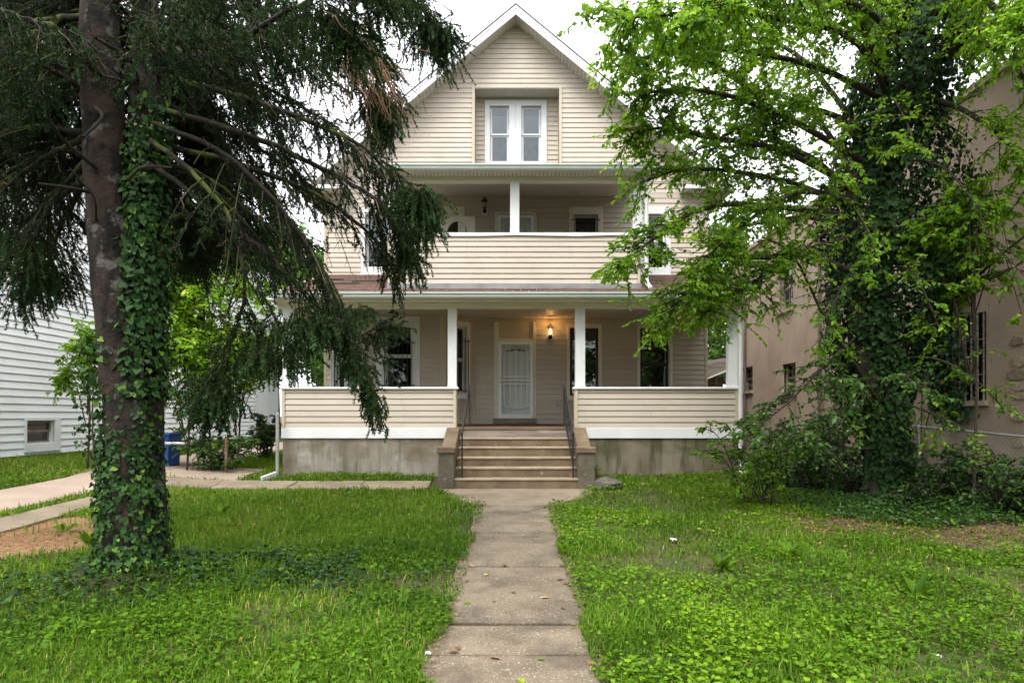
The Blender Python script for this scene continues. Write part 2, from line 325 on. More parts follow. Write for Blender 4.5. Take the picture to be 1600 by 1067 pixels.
slab(10.232, 11.99, lambda y: -.56-.85*min(1, max(0, (y-10.2)/1.3)), lambda y: .57+.8*min(1, max(0, (y-10.2)/1.3)), m_walk2, wk, name='landing_slab', dz=.016)
# cross path to the drive
cp = bpy.data.objects.new('side_path', None); C.objects.link(cp); WL[cp] = Vector((0, 0, 0)); tag(cp, 'pinkish concrete path running from the steps towards the drive', 'path', kind='structure')
xe = [-7.0, -5.6, -4.2, -2.9, -1.62]
for a, c in zip(xe[:-1], xe[1:]):
    slab(11.95, 12.72, lambda y, a=a: a+.008, lambda y, c=c: c-.008, m_walk2, cp, n=4)
dv = bpy.data.objects.new('driveway', None); C.objects.link(dv); WL[dv] = Vector((0, 0, 0)); tag(dv, 'pinkish concrete drive with a grass strip beside the white house', 'driveway', kind='structure')
for (xa, xb, yy, mt_) in ((-8.35, -7.1, [3, 6, 8.6, 11.2, 13.8, 16.5, 20, 25], m_drive), (-6.85, -6.25, [3, 5.5, 7.6, 9.7, 11.9], m_walk2)):
    for a, c in zip(yy[:-1], yy[1:]):
        slab(a+.01, c-.01, lambda y: xa, lambda y: xb, mt_, dv, n=5)
slab(12.75, 14.4, lambda y: -7.08, lambda y: -5.35, m_drive, dv, n=5)

# ------------------------------------------------------------ the tan house
YW, YP, YBAY, YG = 16.2, 13.4, 15.6, 15.75
HX = 4.68
house = thing('tan_house', 'tan vinyl sided three storey house with a gable, a balcony and a front porch', 'house', (0, YW, float(gz0(0, YW))))
REV, LIP = .1208, .018
plank_cache = {}
def plank(parent, name, mt, fr, a0, a1, b0, b1, z0, z1, lip=LIP, n0=0.0):
    z1 = z1-min(.008, .1*(z1-z0))
    """one siding course: a0..a1 along its foot, b0..b1 along its head; foot stands proud by lip"""
    O = fr(a0, n0, z0); L = [np.array(fr(s, n, z))-np.array(O) for (s, n, z) in
        ((a0, n0, z0), (a1, n0, z0), (b1, n0, z1), (b0, n0, z1), (a0, n0+lip, z0), (a1, n0+lip, z0), (a1, n0+lip, z0+.012), (a0, n0+lip, z0+.012), (b1, n0+.003, z1), (b0, n0+.003, z1))]
    key = (mt.name,)+tuple(np.round(np.array(L).ravel(), 3))
    me = plank_cache.get(key)
    if me is None:
        me = bpy.data.meshes.new(name)
        me.from_pydata([tuple(p) for p in L], [], [(4, 5, 6, 7), (7, 6, 8, 9), (0, 1, 5, 4), (9, 8, 2, 3), (0, 4, 7, 9, 3), (1, 2, 8, 6, 5)])
        me.update(); me.materials.append(mt); plank_cache[key] = me
    return link(name, me, parent, O)
def siding(parent, mt, fr, s0, s1, z0, z1, openings=(), rev=REV, lip=LIP, hidden=None, clip=None, bulkname='hidden_siding'):
    bulk = MB(); k = 0; z = z0
    while z < z1-.01:
        zt = min(z+rev, z1)
        segs = [(s0, s1)]
        for (a, b, c, d) in openings:
            if min(zt, d)-max(z, c) > .5*(zt-z):
                new = []
                for (p, q) in segs:
                    if b <= p or a >= q: new.append((p, q)); continue
                    if a > p: new.append((p, a))
                    if b < q: new.append((b, q))
                segs = new
        sp_ = []
        for (p, q) in segs:                                   # butt joints, staggered from course to course
            x_ = p+random.uniform(1.4, 3.9)
            while x_ < q-.6: sp_.append((p, x_-.0025)); p = x_+.0025; x_ += random.uniform(2.8, 3.9)
            sp_.append((p, q))
        for (p, q) in sp_:
            if q-p < .015: continue
            if clip:
                l0, h0 = clip(z); l1, h1 = clip(zt); a0, a1, b0, b1 = max(p, l0), min(q, h0), max(p, l1), min(q, h1)
                if a1-a0 < .03: continue
                if b1 < b0: b0 = b1 = (b0+b1)/2
            else: a0, a1, b0, b1 = p, q, p, q
            if hidden and hidden((p+q)/2, (z+zt)/2): bulk.ob(fr, a0, a1, 0, lip*.7, z, zt)
            else: plank(parent, 'siding_plank', mt, fr, a0, a1, b0, b1, z, zt, lip)
        z = zt; k += 1
    if bulk.v: tag(bulk.build(bulkname, mt, parent), kind='stuff')
def wallbase(name, mt, parent, fr, s0, s1, z0, z1, openings=(), th=.14):
    b = MB(); ss = sorted({s0, s1, *[min(max(x, s0), s1) for o in openings for x in o[:2]]}); zz = sorted({z0, z1, *[min(max(x, z0), z1) for o in openings for x in o[2:4]]})
    for a, c in zip(ss[:-1], ss[1:]):
        for e, f in zip(zz[:-1], zz[1:]):
            m, n = (a+c)/2, (e+f)/2
            if any(p < m < q and r < n < s for (p, q, r, s) in openings): continue
            b.ob(fr, a, c, -th, 0, e, f)
    return b.build(name, mt, parent)
def window(parent, fr, g, cas=(.1, .1, .1, .1), rail=None, casing=m_white, sashm=m_white, glass=m_glass, bars=None, blind=None, sill=True, depth=.9, label=None, curtain=False, panes=1, fan=.045):
    """g = (s0,s1,z0,z1) of the opening; cas = widths of casing left,right,top,bottom"""
    s0, s1, z0, z1 = g; l, r, t, bo = cas
    b = MB(); pr = .038
    b.ob(fr, s0-l, s0, -.02, pr, z0-bo, z1+t); b.ob(fr, s1, s1+r, -.02, pr, z0-bo, z1+t)
    b.ob(fr, s0, s1, -.02, pr, z1, z1+t); b.ob(fr, s0, s1, -.02, pr, z0-bo, z0)
    for (a, c) in ((s0, s0+.012), (s1-.012, s1)): b.ob(fr, a, c, -.16, -.02, z0, z1)        # jamb liners
    b.ob(fr, s0+.012, s1-.012, -.16, -.02, z1-.012, z1)
    w = b.build('window', casing, parent, bevel=.006)
    if label: w['label'] = label
    a0, a1, c0, c1 = s0+.013, s1-.013, z0+.002, z1-.013
    rail = rail or (c0+c1)/2
    for (lo, hi, n) in ((c0, rail, -.115), (rail, c1, -.08)):
        q = MB(); f = fan
        q.ob(fr, a0, a0+f, n-.016, n+.016, lo, hi); q.ob(fr, a1-f, a1, n-.016, n+.016, lo, hi)
        q.ob(fr, a0+f, a1-f, n-.016, n+.016, lo, lo+f*.9); q.ob(fr, a0+f, a1-f, n-.016, n+.016, hi-f*.9, hi)
        for i in range(1, panes):
            x = a0+(a1-a0)*i/panes; q.ob(fr, x-.01, x+.01, n-.012, n+.012, lo+f*.9, hi-f*.9)
        if panes > 1: q.ob(fr, a0+f, a1-f, n-.010, n+.010, (lo+hi)/2-.01, (lo+hi)/2+.01)
        q.build('sash', sashm, w)
        q = MB(); q.ob(fr, a0+f, a1-f, n-.003, n+.003, lo+f*.9, hi-f*.9); q.build('pane', glass, w)
    if sill:
        q = MB(); q.ob(fr, s0-l-.02, s1+r+.02, .002, .07, z0-bo-.03, z0-bo); q.build('sill', casing, w)
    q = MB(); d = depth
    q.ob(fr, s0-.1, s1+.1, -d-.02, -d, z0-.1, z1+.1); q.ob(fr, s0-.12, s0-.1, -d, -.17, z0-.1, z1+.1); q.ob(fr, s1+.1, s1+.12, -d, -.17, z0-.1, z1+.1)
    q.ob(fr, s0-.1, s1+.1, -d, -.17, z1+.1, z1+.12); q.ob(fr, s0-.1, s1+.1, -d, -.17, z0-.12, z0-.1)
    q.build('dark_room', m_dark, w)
    if blind:
        for (zz0, zz1, mt, n) in blind:
            q = MB(); k = max(4, int((a1-a0)/.05))
            for i in range(k):
                x0, x1 = a0+(a1-a0)*i/k, a0+(a1-a0)*(i+1)/k; q.ob(fr, x0, x1, n-.01-.008*(i % 2), n-.008*(i % 2), zz0, zz1)
            q.build('blind', mt, w)
    if bars:
        bs0, bs1, bz0, bz1, cnt, rails = bars; q = MB(); n = .085
        for i in range(cnt): x = bs0+(bs1-bs0)*i/(cnt-1); q.ob(fr, x-.006, x+.006, n-.006, n+.006, bz0, bz1)
        for z in rails:
            q.ob(fr, bs0-.05, bs1+.05, n-.014, n-.0065, z-.009, z+.009)
            for x in (bs0-.05, bs1+.05): q.ob(fr, x-.014, x+.014, .039, n-.0145, z-.014, z+.014)
        q.build('security_bars', m_black, w)
    return w
fw = frame((0, YW), (1, 0)); fp = frame((0, YP), (1, 0)); fb = frame((0, YBAY), (1, 0))
W = lambda u: X(u, YW); V = lambda v: Z(v, YW)
zf, zc1, zc2 = 1.41, 4.02, 6.97
# --- openings of the first floor
gA = (W(890), W(936), V(618), V(512)); gB = (W(1000), W(1046), V(618), V(512))
door = (W(772), W(837.5), zf, V(503))
o1 = [(gA[0]-.05, gA[1]+.05, gA[2]-.05, gA[3]+.05), (gB[0]-.05, gB[1]+.05, gB[2]-.05, gB[3]+.05), door]
hid1 = lambda s, z: z < 2.05 and abs(s) > 1.45
w1 = wallbase('wall', m_tan, house, fw, -1.02, HX, zf, zc1, [gA, gB, door])
siding(w1, m_tan, fw, -1.0, HX, zf, zc1, [(a-.03, b+.03, c-.03, d+.03) for (a, b, c, d) in (gA, gB)]+[door], hidden=hid1)
window(house, fw, gA, (.07, .07, .09, .09), casing=m_cream, sashm=m_darkframe, glass=m_glass2, fan=.06, label='window with dark bronze sashes beside the lit lamp')
window(house, fw, gB, (.07, .07, .09, .09), rail=V(569), casing=m_cream, sashm=m_darkframe, glass=m_glass2, fan=.05, label='dark window near the right end of the porch')
# --- the shallow bay on the left
bx0, bx1 = X(556, YBAY), X(692, YBAY)
gC = (X(601, YBAY), X(645, YBAY), Z(618, YBAY), Z(507.5, YBAY))
wb = wallbase('wall', m_tan, house, fb, bx0, bx1, zf, zc1, [gC])
siding(wb, m_tan, fb, bx0+.07, bx1-.07, zf, zc1, [(gC[0]-.14, gC[1]+.12, gC[2]-.05, gC[3]+.13)], hidden=lambda s, z: z < 2.05)
window(house, fb, gC, (.19, .17, .19, .12), rail=Z(556, YBAY), bars=(gC[0]+.01, gC[1]-.01, Z(603, YBAY)-.1, Z(530, YBAY), 7, (Z(536, YBAY), Z(602, YBAY))), label='white cased window with thin security bars in the bay',
       blind=[(Z(560, YBAY)+.5, Z(507.5, YBAY), m_blindd, -.3)])
q = MB()
for i in range(6): q.ob(fb, gC[0]+.03+.022*i, gC[0]+.047+.022*i, -.33-.02*(i % 2), -.3-.02*(i % 2), gC[2], Z(562, YBAY))
q.build('curtain', m_curt, house)
fr_r = frame((bx1, YBAY), (-1.02-bx1, YW-YBAY)); Lr = math.hypot(-1.02-bx1, YW-YBAY)
fr_l = frame((-4.66, YW), (bx0+4.66, YBAY-YW)); Ll = math.hypot(bx0+4.66, YBAY-YW)
gR = (Lr*.32, Lr*.74, V(614), V(512)); gL = (Ll*.30, Ll*.66, V(614), V(512))
for (fr, L, g, lab) in ((fr_r, Lr, gR, 'narrow barred window in the angled side of the bay by the steps'), (fr_l, Ll, gL, 'narrow window in the angled side of the bay behind the spruce')):
    wq = wallbase('wall', m_tan, house, fr, .002, L-.002, zf, zc1, [g])
    siding(wq, m_tan, fr, .05, L-.05, zf, zc1, [(g[0]-.08, g[1]+.08, g[2]-.06, g[3]+.08)], hidden=(lambda s, z: z < 2.05) if fr is fr_l else None)
    window(house, fr, g, (.10, .10, .12, .12), label=lab, bars=(g[0]+.0, g[1]-.0, g[2]-.03, g[3]-.28, 5, (g[2]+.05, g[3]-.36)))
q = MB()
for bx_ in ((bx0-.075, bx0+.075, YBAY-.036, YBAY+.06, zf, zc1), (bx1-.075, bx1+.075, YBAY-.036, YBAY+.06, zf, zc1), (-1.07, -1.0, YW-.045, YW+.03, zf, zc1), (HX-.05, HX+.02, YW-.036, YW+.05, zf, 7.3), (-HX-.02, -HX+.05, YW-.036, YW+.05, zf, 7.3)):
    q = MB(); q.box(*bx_); q.build('corner_trim', m_tantrim, house, bevel=.005)
# --- second floor and gable
zr = lambda x: 11.24-.825*abs(x)
gU1 = (W(571), W(605)+.06, V(418), V(336)); gU2 = (W(1005), W(1040), V(419), V(335))
gU3 = (W(681), W(719), 5.0, V(333)); gU4 = (W(896), W(934), 5.0, V(336)); gD2 = (W(775), W(836), 4.55, V(335))
o2 = [gU1, gU2, gU3, gU4, gD2]
w2 = wallbase('wall', m_tan, house, fw, -HX, HX, 4.16, 7.34, o2)
ax0, ax1, az0, az1 = W(742), W(873.5), 7.70, V(138)
b = MB()
for pts in ([(-HX, 7.34), (ax0, 7.34), (ax0, zr(ax0)), (-HX, 7.38)], [(ax1, 7.34), (HX, 7.34), (HX, 7.38), (ax1, zr(ax1))],
            [(ax0, 7.34), (ax1, 7.34), (ax1, az0), (ax0, az0)], [(ax0, az1), (ax1, az1), (ax1, zr(ax1)), (0, zr(0)), (ax0, zr(ax0))]):
    b.prism([(x, YW, z) for (x, z) in pts], (0, 0, 0), (0, .14, 0))
wg = b.build('gable_wall', m_tan, house)
ops = [(a-.07, c+.07, d-.07, e+.07) for (a, c, d, e) in o2]
hid2 = lambda s, z: (abs(s) < 2.55 and (z < 5.25 or 6.98 < z < 7.72)) or z < 4.9
siding(w2, m_tan, fw, -HX+.05, HX-.05, 4.16, 7.34, ops, hidden=hid2)
siding(wg, m_tan, fw, -HX+.05, HX-.05, 7.34, 11.2, [(ax0-.075, ax1+.075, az0, az1)], hidden=hid2, clip=lambda z: (-(11.24-z)/.825, (11.24-z)/.825))
cas2 = (.085, .085, .16, .16)
window(house, fw, gU1, (.10, .10, .17, .17), bars=(gU1[0]+.02, gU1[1]-.1, gU1[2]+.06, gU1[3]-.1, 6, (gU1[2]+.12,)), rail=V(377), blind=[(V(376), V(336), m_blind, -.25)], label='barred upper window beside the balcony, behind the spruce')
window(house, fw, gU2, (.07, .12, .17, .17), rail=V(377), label='upper window right of the balcony behind green leaves')
window(house, fw, gU3, (.10, .11, .15, .1), casing=m_cream, label='dark upper window at the back of the balcony, left of its door')
window(house, fw, gU4, (.11, .12, .18, .1), casing=m_cream, sashm=m_cream, bars=(gU4[0]+.02, gU4[1]-.02, 5.0, V(337), 11, (V(344.5),)), label='barred upper window at the back of the balcony, right of its door')
# attic alcove: back wall, reveals, soffit, twin window
ya = YW+.46; fa = frame((0, ya), (1, 0)); A = lambda u: X(u, ya); AV = lambda v: Z(v, ya)
g1_, g2_ = (A(765.5), A(795.5), AV(253), AV(166.5)), (A(814.5), A(845.5), AV(253), AV(166.5))
wa = wallbase('alcove_wall', m_tan, house, fa, ax0-.1, ax1+.1, az0-.2, az1+.2, [g1_, g2_])
siding(wa, m_tan, fa, ax0-.09, ax1+.09, az0, az1+.1, [(A(757), A(855.5), az0-.2, AV(157))])
for g, L_, R_, lab in ((g1_, .13, (g2_[0]-g1_[1])/2-.001, 'left half of the twin attic window'), (g2_, (g2_[0]-g1_[1])/2-.001, .14, 'right half of the twin attic window')):
    window(house, fa, g, (L_, R_, .145, .06), rail=AV(210), sill=False, label=lab, blind=[(AV(212), AV(176), m_blind, -.2), (AV(254), AV(212), m_blindd, -.22)])
b = MB(); b.box(ax0-.03, ax0, YW+.145, ya-.005, az0, az1); b.box(ax1, ax1+.03, YW+.145, ya-.005, az0, az1); b.build('alcove_reveal', m_tantrim, house)
b = MB(); n = 22
for i in range(n):
    x0, x1 = ax0+(ax1-ax0)*i/n, ax0+(ax1-ax0)*(i+1)/n; b.box(x0+.004, x1-.004, YW+.002, ya-.02, az1-.02, az1)
b.box(ax0, ax1, YW+.002, ya, az1+.001, az1+.05); b.build('alcove_soffit', m_soffit, house)
for x_ in (ax0-.07, ax1):
    b = MB(); b.box(x_, x_+.07, YW-.038, YW+.14, az0, az1); b.build('alcove_trim', m_tantrim, house, bevel=.005)
b = MB(); b.box(ax0, ax1, YW-.02, ya, az0-.05, az0+.015); b.build('alcove_floor', m_roof, house)
# roof slopes, rake boards, soffit boards, ridge
pk, sl_, ov = 11.40, .825, 5.16
for s in (-1, 1):
    b = MB(); b.prism([(0, YG-.02, pk+.035), (s*ov, YG-.02, pk-sl_*ov+.035), (s*ov, YG-.02, pk-sl_*ov-.0), (0, YG-.02, pk-.0)], (0, 0, 0), (0, 12.6, 0)); b.build('roof', m_roof, house)
    b = MB(); b.prism([(0, YG, pk-.004), (s*(ov-.02), YG, pk-.004-sl_*(ov-.02)), (s*(ov-.02), YG, pk-.225-sl_*(ov-.02)), (0, YG, pk-.225)], (0, 0, 0), (0, .03, 0)); b.build('rake_board', m_white, house, bevel=.004)
    b = MB(); b.prism([(0, YG-.012, pk-.004), (s*(ov-.02), YG-.012, pk-.004-sl_*(ov-.02)), (s*(ov-.02), YG-.012, pk-.075-sl_*(ov-.02)), (0, YG-.012, pk-.075)], (0, 0, 0), (0, .0115, 0)); b.build('drip_edge', m_white, house)
    b = MB(); n = 62
    for i in range(n):
        x0, x1 = ov*i/n+.006, ov*(i+1)/n-.006
        b.prism([(s*x0, YG+.031, pk-.215-sl_*x0), (s*x1, YG+.031, pk-.215-sl_*x1), (s*x1, YG+.031, pk-.19-sl_*x1), (s*x0, YG+.031, pk-.19-sl_*x0)], (0, 0, 0), (0, YW-YG-.035, 0))
    b.prism([(0, YG+.031, pk-.185), (s*ov, YG+.031, pk-.185-sl_*ov), (s*ov, YG+.031, pk-.17-sl_*ov), (0, YG+.031, pk-.17)], (0, 0, 0), (0, 12.4, 0))
    b.build('rake_soffit', m_soffit, house)
    b = MB(); x0, x1 = sorted((s*4.0, s*5.05)); b.box(x0, x1, YG+.04, YW-.035, 7.05, 7.13); b.build('eave_return', m_white, house)
    b = MB(); x0, x1 = sorted((s*HX, s*(HX-.12))); b.box(x0, x1, YW+.145, 28, .3, 7.3)
    k = 0; z = 1.3
    while z < 7.2:
        xa, xb = sorted((s*HX, s*(HX+.014))); b.box(xa, xb, YW+.06, 28, z+.012, z+REV); z += REV
    b.build('side_wall', m_tan, house)
b = MB(); b.box(-HX+.13, HX-.13, 27.85, 28, .3, 7.3); b.build('back_wall', m_tan, house)
# --- balcony: parapet, posts, beam, ceiling, roof, gutter
YB = 13.52; fbal = frame((0, YB), (1, 0)); B_ = lambda u: X(u, YB); BV = lambda v: Z(v, YB)
bl, br = B_(607), B_(1000.5); zb0, zb1 = BV(444.5), BV(368.5)
b = MB(); b.box(bl, br, YB+.002, YB+.1, zb0-.1, zb1); b.box(bl, bl+.1, YB+.1, YW, zb0-.1, zb1); b.box(br-.1, br, YB+.1, YW, zb0-.1, zb1); par = b.build('balcony_parapet', m_tan, house)
siding(par, m_tan, fbal, bl+.05, br-.07, zb0+.01, zb1, rev=(zb1-zb0-.01)/9)
b = MB(); b.box(bl-.01, bl+.05, YB-.036, YB, zb0, zb1); b.build('corner_trim', m_tantrim, house)
b = MB(); 
for i in range(8):                                             # coping sheet, slightly wavy along its lower edge
    x0, x1 = bl-.03+(br-bl+.06)*i/8, bl-.03+(br-bl+.06)*(i+1)/8; d0, d1 = .012*math.sin(i*1.9), .012*math.sin((i+1)*1.9)
    b.prism([(x0, YB-.045, zb1+.055), (x1, YB-.045, zb1+.055), (x1, YB-.045, zb1-.008+d1), (x0, YB-.045, zb1-.008+d0)], (0, 0, 0), (0, .17, 0))
b.box(bl-.03, bl+.12, YB+.126, YW, zb1, zb1+.055); b.box(br-.12, br+.03, YB+.126, YW, zb1, zb1+.055); b.build('coping', m_white, house)
b = MB(); b.box(bl+.1, br-.1, YB+.1, YW, 4.40, 4.5); b.build('balcony_floor', m_wood, house)
zbeam = BV(283.5)
for (x0, x1) in ((B_(797), B_(811.5)), (B_(989), B_(1003)), (bl-.0, bl+.18)):
    b = MB(); b.box(x0, x1, YB-.0, YB+.17, zb1+.056, zbeam); b.build('balcony_post', m_white, house, bevel=.008)
b = MB(); b.box(bl-.1, br+.1, YB-.01, YB+.16, zbeam, zbeam+.12); b.build('balcony_beam', m_cream, house, bevel=.005)
b = MB(); n = 54
for i in range(n):
    x0, x1 = bl+(br-bl)*i/n, bl+(br-bl)*(i+1)/n; b.prism([(x0+.004, YB+.165, zbeam+.05), (x0+.004, YW-.02, zc2), (x0+.004, YW-.02, zc2+.02), (x0+.004, YB+.165, zbeam+.07)], (0, 0, 0), (x1-x0-.008, 0, 0))
b.prism([(bl, YB+.165, zbeam+.071), (bl, YW-.02, zc2+.021), (bl, YW-.02, zc2+.06), (bl, YB+.165, zbeam+.115)], (0, 0, 0), (br-bl, 0, 0)); b.build('balcony_ceiling', m_ceil, house)
b = MB(); b.box(bl, br, YW-.05, YW-.02, zc2-.06, zc2-.012); b.build('ceiling_trim', m_tantrim, house)
YGU = 13.1; gx0, gx1 = -2.78, 2.80; zg0, zg1 = Z(264.5, YGU), Z(256.5, YGU)
b = MB(); n = 70
for i in range(n):
    x0, x1 = gx0+.02+(gx1-gx0-.04)*i/n, gx0+.02+(gx1-gx0-.04)*(i+1)/n; b.box(x0+.005, x1-.005, YGU+.1, YB-.012, zg0-.0, zg0+.018)
b.box(gx0+.02, gx1-.02, YGU+.1, YB-.012, zg0+.019, zg0+.04); b.build('balcony_soffit', m_soffit, house)
b = MB(); b.prism([(gx0, YB-.013, zg0-.0), (gx0, YB+.1, zbeam+.125), (gx0, YW-.02, zc2+.08), (gx0, YW-.02, 7.70), (gx0, YGU+.1, zg1-.01), (gx0, YGU+.1, zg0+.041)], (0, 0, 0), (gx1-gx0, 0, 0)); b.build('balcony_roof', m_roof, house)
def gutter(x0, x1, y, z0, z1, dep=.12):
    h = z1-z0; b = MB()
    prof = [(0, 0), (-dep*.55, 0), (-dep*.75, h*.25), (-dep*.8, h*.55), (-dep, h*.8), (-dep, h), (-dep+.012, h), (-dep+.012, h*.82), (-.012, h*.82), (0, h)]
    b.prism([(x0, y+dep+p[0], z0+p[1]) for p in prof], (0, 0, 0), (x1-x0, 0, 0)); return b.build('gutter', m_gutter, house)
gutter(gx0-.02, gx1+.02, YGU-.03, zg0, zg1)
b = MB(); b.tube([(2.66, YB-.07, zg0), (2.66, YB-.07, 4.4), (2.66, YB-.12, 4.3), (2.68, YB-.42, 4.13)], .042, 8); b.build('downspout', m_white, house)
# things on the balcony
def lantern(name, label, loc, lit=False):
    t = thing(name, label, 'wall lamp', loc); x, y, z = loc
    b = MB(); b.lathe((x, y, z), [(.085, -.02), (.085, 0)], 16, 'y'); b.build('mounting_plate', m_white, t)
    b = MB(); b.lathe((x, y, z), [(.05, -.06), (.058, -.03), (.058, -.021)], 12, 'y'); b.tube([(x, y-.05, z), (x, y-.11, z-.03), (x, y-.14, z+.02)], .016, 6); b.build('bracket', m_black, t)
    b = MB(); zz = z+.04; b.lathe((x, y-.13, zz), [(.02, -.02), (.05, 0), (.035, .012)], 10)
    for i in range(4):
        th = i*math.pi/2+.78; b.tube([(x+.04*math.cos(th), y-.13+.04*math.sin(th), zz), (x+.055*math.cos(th), y-.13+.055*math.sin(th), zz+.17)], .005, 4)
    b.lathe((x, y-.13, zz+.17), [(.085, 0), (.06, .035), (.02, .06), (.012, .085), (.02, .1), (.002, .12)], 12); b.build('cage', m_black, t)
    b = MB(); b.lathe((x, y-.13, zz), [(.012, .012), (.03, .05), (.036, .085), (.028, .12), (.01, .14)], 10); b.build('bulb', emit('lamp_glow', (1, .62, .25), 9) if lit else m_curt, t, smooth=True)
    if lit:
        l = bpy.data.lights.new('porch_lamp_light', 'POINT'); l.energy = 8.5; l.color = (1, .48, .13); l.shadow_soft_size = .04
        lo = bpy.data.objects.new('porch_lamp_light', l); C.objects.link(lo); lo.parent = t; lo.location = (0, -.17, .24)
    return t
lantern('wall_lantern', 'unlit black lantern on the balcony wall left of the upper door', (W(757.5), YW-.02, V(331)))
lantern('wall_lantern', 'lit lantern glowing orange on the porch wall right of the front door', (W(859.5), YW-.02, V(527)), True)
# storm doors
def storm_door(parent, x0, x1, z0, z1, y, label, midrails=True):
    fr = frame((0, y), (1, 0)); L_ = .052
    b = MB(); 
    for (a, c, e, f) in ((x0, x0+.075, z0, z1), (x1-.075, x1, z0, z1), (x0+.075, x1-.075, z1-.075, z1), (x0+.075, x1-.075, z0, z0+.1)): b.ob(fr, a, c, 0, .045, e, f)
    d = b.build('storm_door', m_doorw, parent, bevel=.004); d['label'] = label
    b = MB(); b.ob(fr, x0+.01, x1-.01, -.10, -.06, z0, z1-.01); b.build('door_leaf', m_door, d)
    a0, a1 = x0+.075, x1-.075; cx = (a0+a1)/2; hw = (a1-a0)/2; b = MB()
    ztop, zbot = z1-.24, z0+.36
    at = lambda x: ztop+.16*math.sqrt(max(0, 1-((x-cx)/(hw*1.02))**2))-.08
    ab = lambda x: zbot-.17*math.sqrt(max(0, 1-((x-cx)/(hw*1.02))**2))+.05
    for f in (at, ab): b.tube([(a0+(a1-a0)*i/14, y-.025, f(a0+(a1-a0)*i/14)) for i in range(15)], .009, 5)
    for i in range(5):
        x = a0+(a1-a0)*(i+.5)/5
        b.box(x-.007, x+.007, y-.034, y-.016, ab(x), at(x))
        b.tube([(x, y-.025, z0+.55), (x-.03, y-.026, (z0+z1)/2-.28), (x, y-.025, (z0+z1)/2-.1)], .004, 4)
    for x in (a0+.04, a1-.04): b.box(x-.007, x+.007, y-.034, y-.016, z0+.42, z1-.33)
    if midrails:
        m = (z0+z1)/2
        for k in (-.1, 0, .08): b.box(a0, a1, y-.036, y-.014, m+k-.014, m+k+.014)
    b.build('scroll_grille', m_doorw, d)
    return d
zd0 = V(653.5)
sdoor = storm_door(house, W(779), W(832.5), zd0, V(534), YW-.03, 'white storm door with arched scroll grille at the top of the steps')
b = MB(); zz = (zd0+V(534))/2; 
for k in (-.05, .06): b.lathe((W(779)+.035, YW-.075, zz+k), [(.03, 0), (.012, -.02), (.028, -.035), (.03, -.055), (.015, -.07)], 12, 'y')
b.build('handle', m_doorw, sdoor, smooth=True)
b = MB()
for i in range(7):                                              # fanlight panes in the inner door
    a = math.pi*(i+.06)/7; a2 = math.pi*(i+.94)/7; cx, cz = (W(779)+W(832.5))/2, V(549); R, r = .27, .08
    b.prism([(cx+r*math.cos(a), YW+.026, cz+.45*r*math.sin(a)), (cx+R*math.cos(a), YW+.026, cz+.45*R*math.sin(a)), (cx+R*math.cos(a2), YW+.026, cz+.45*R*math.sin(a2)), (cx+r*math.cos(a2), YW+.026, cz+.45*r*math.sin(a2))], (0, 0, 0), (0, .002, 0))
b.build('fanlight', m_glass2, sdoor)
b = MB(); fr = fw; x0, x1 = door[0], door[1]
b.ob(fr, x0, W(779), -.12, .03, zd0-.0, door[3]); b.ob(fr, W(832.5), x1, -.12, .03, zd0, door[3]); b.ob(fr, W(779), W(832.5), -.12, .03, V(534)+.001, V(529)); b.build('door_casing', m_cream, house, bevel=.006)
b = MB(); b.ob(fr, W(779), W(832.5), -.1, -.012, V(529), door[3]); b.build('transom_panel', m_tantrim, house)
b = MB(); b.ob(fr, x0-.02, x1+.02, -.12, .08, zf+.0, zd0-.001); b.build('threshold', m_wood, house)
storm_door(house, W(778), W(834), 4.56, V(337), YW-.03, 'white storm door on the balcony behind the post', False)
b = MB(); b.ob(fw, gD2[0]-.03, W(778), -.1, .03, 4.56, V(335)); b.ob(fw, W(834), gD2[1]+.05, -.1, .03, 4.56, V(335)); b.ob(fw, gD2[0]-.03, gD2[1]+.05, -.1, .03, V(335)+.001, V(335)+.05); b.build('door_casing', m_cream, house)
b = MB(); b.ob(fw, W(873)-.05, W(873)+.05, .0, .06, V(634), V(624)); b.build('outlet_cover', m_galv, house, bevel=.006)
q = X(615, 14.8); b = MB(); b.box(q-.1, q+.05, 14.75, 14.8, zc1-.13, zc1-.09); b.tube([(q+.06, 14.78, zc1-.1), (q+.1, 14.72, zc1-.16)], .035, 6); b.box(q-.02, q+.02, 14.75, 14.8, zc1-.09, zc1-.02); b.build('floodlight', m_black, house)
# leaning board with an arched opening on the balcony
bd = 15.3; t = thing('leaning_board', 'pale board with an arched opening propped up on the balcony', 'board', (X(713, bd), bd, 4.5))
x0, x1, zt = X(685, bd), X(742, bd), Z(338.5, bd); cx = X(714.5, bd); R = X(731, bd)-cx; zc = Z(366, bd); b = MB()
ring = [(cx+R*math.cos(math.pi*i/14), zc+R*1.25*math.sin(math.pi*i/14)) for i in range(15)]
for i in range(14):
    (ax_, az_), (bx_, bz_) = ring[i], ring[i+1]
    b.prism([(ax_, bd, az_), (bx_, bd, bz_), (bx_, bd, zt), (ax_, bd, zt)], (0, 0, 0), (0, .06, 0))
b.box(x0, cx-R, bd, bd+.06, 4.5, zt); b.box(cx+R, x1, bd, bd+.06, 4.5, zt); b.build('board', m_cream, t)
b = MB(); b.box(cx+.1, cx+.17, bd+.07, bd+.1, 4.5, zc+R*1.1); b.build('prop', m_cream, t)
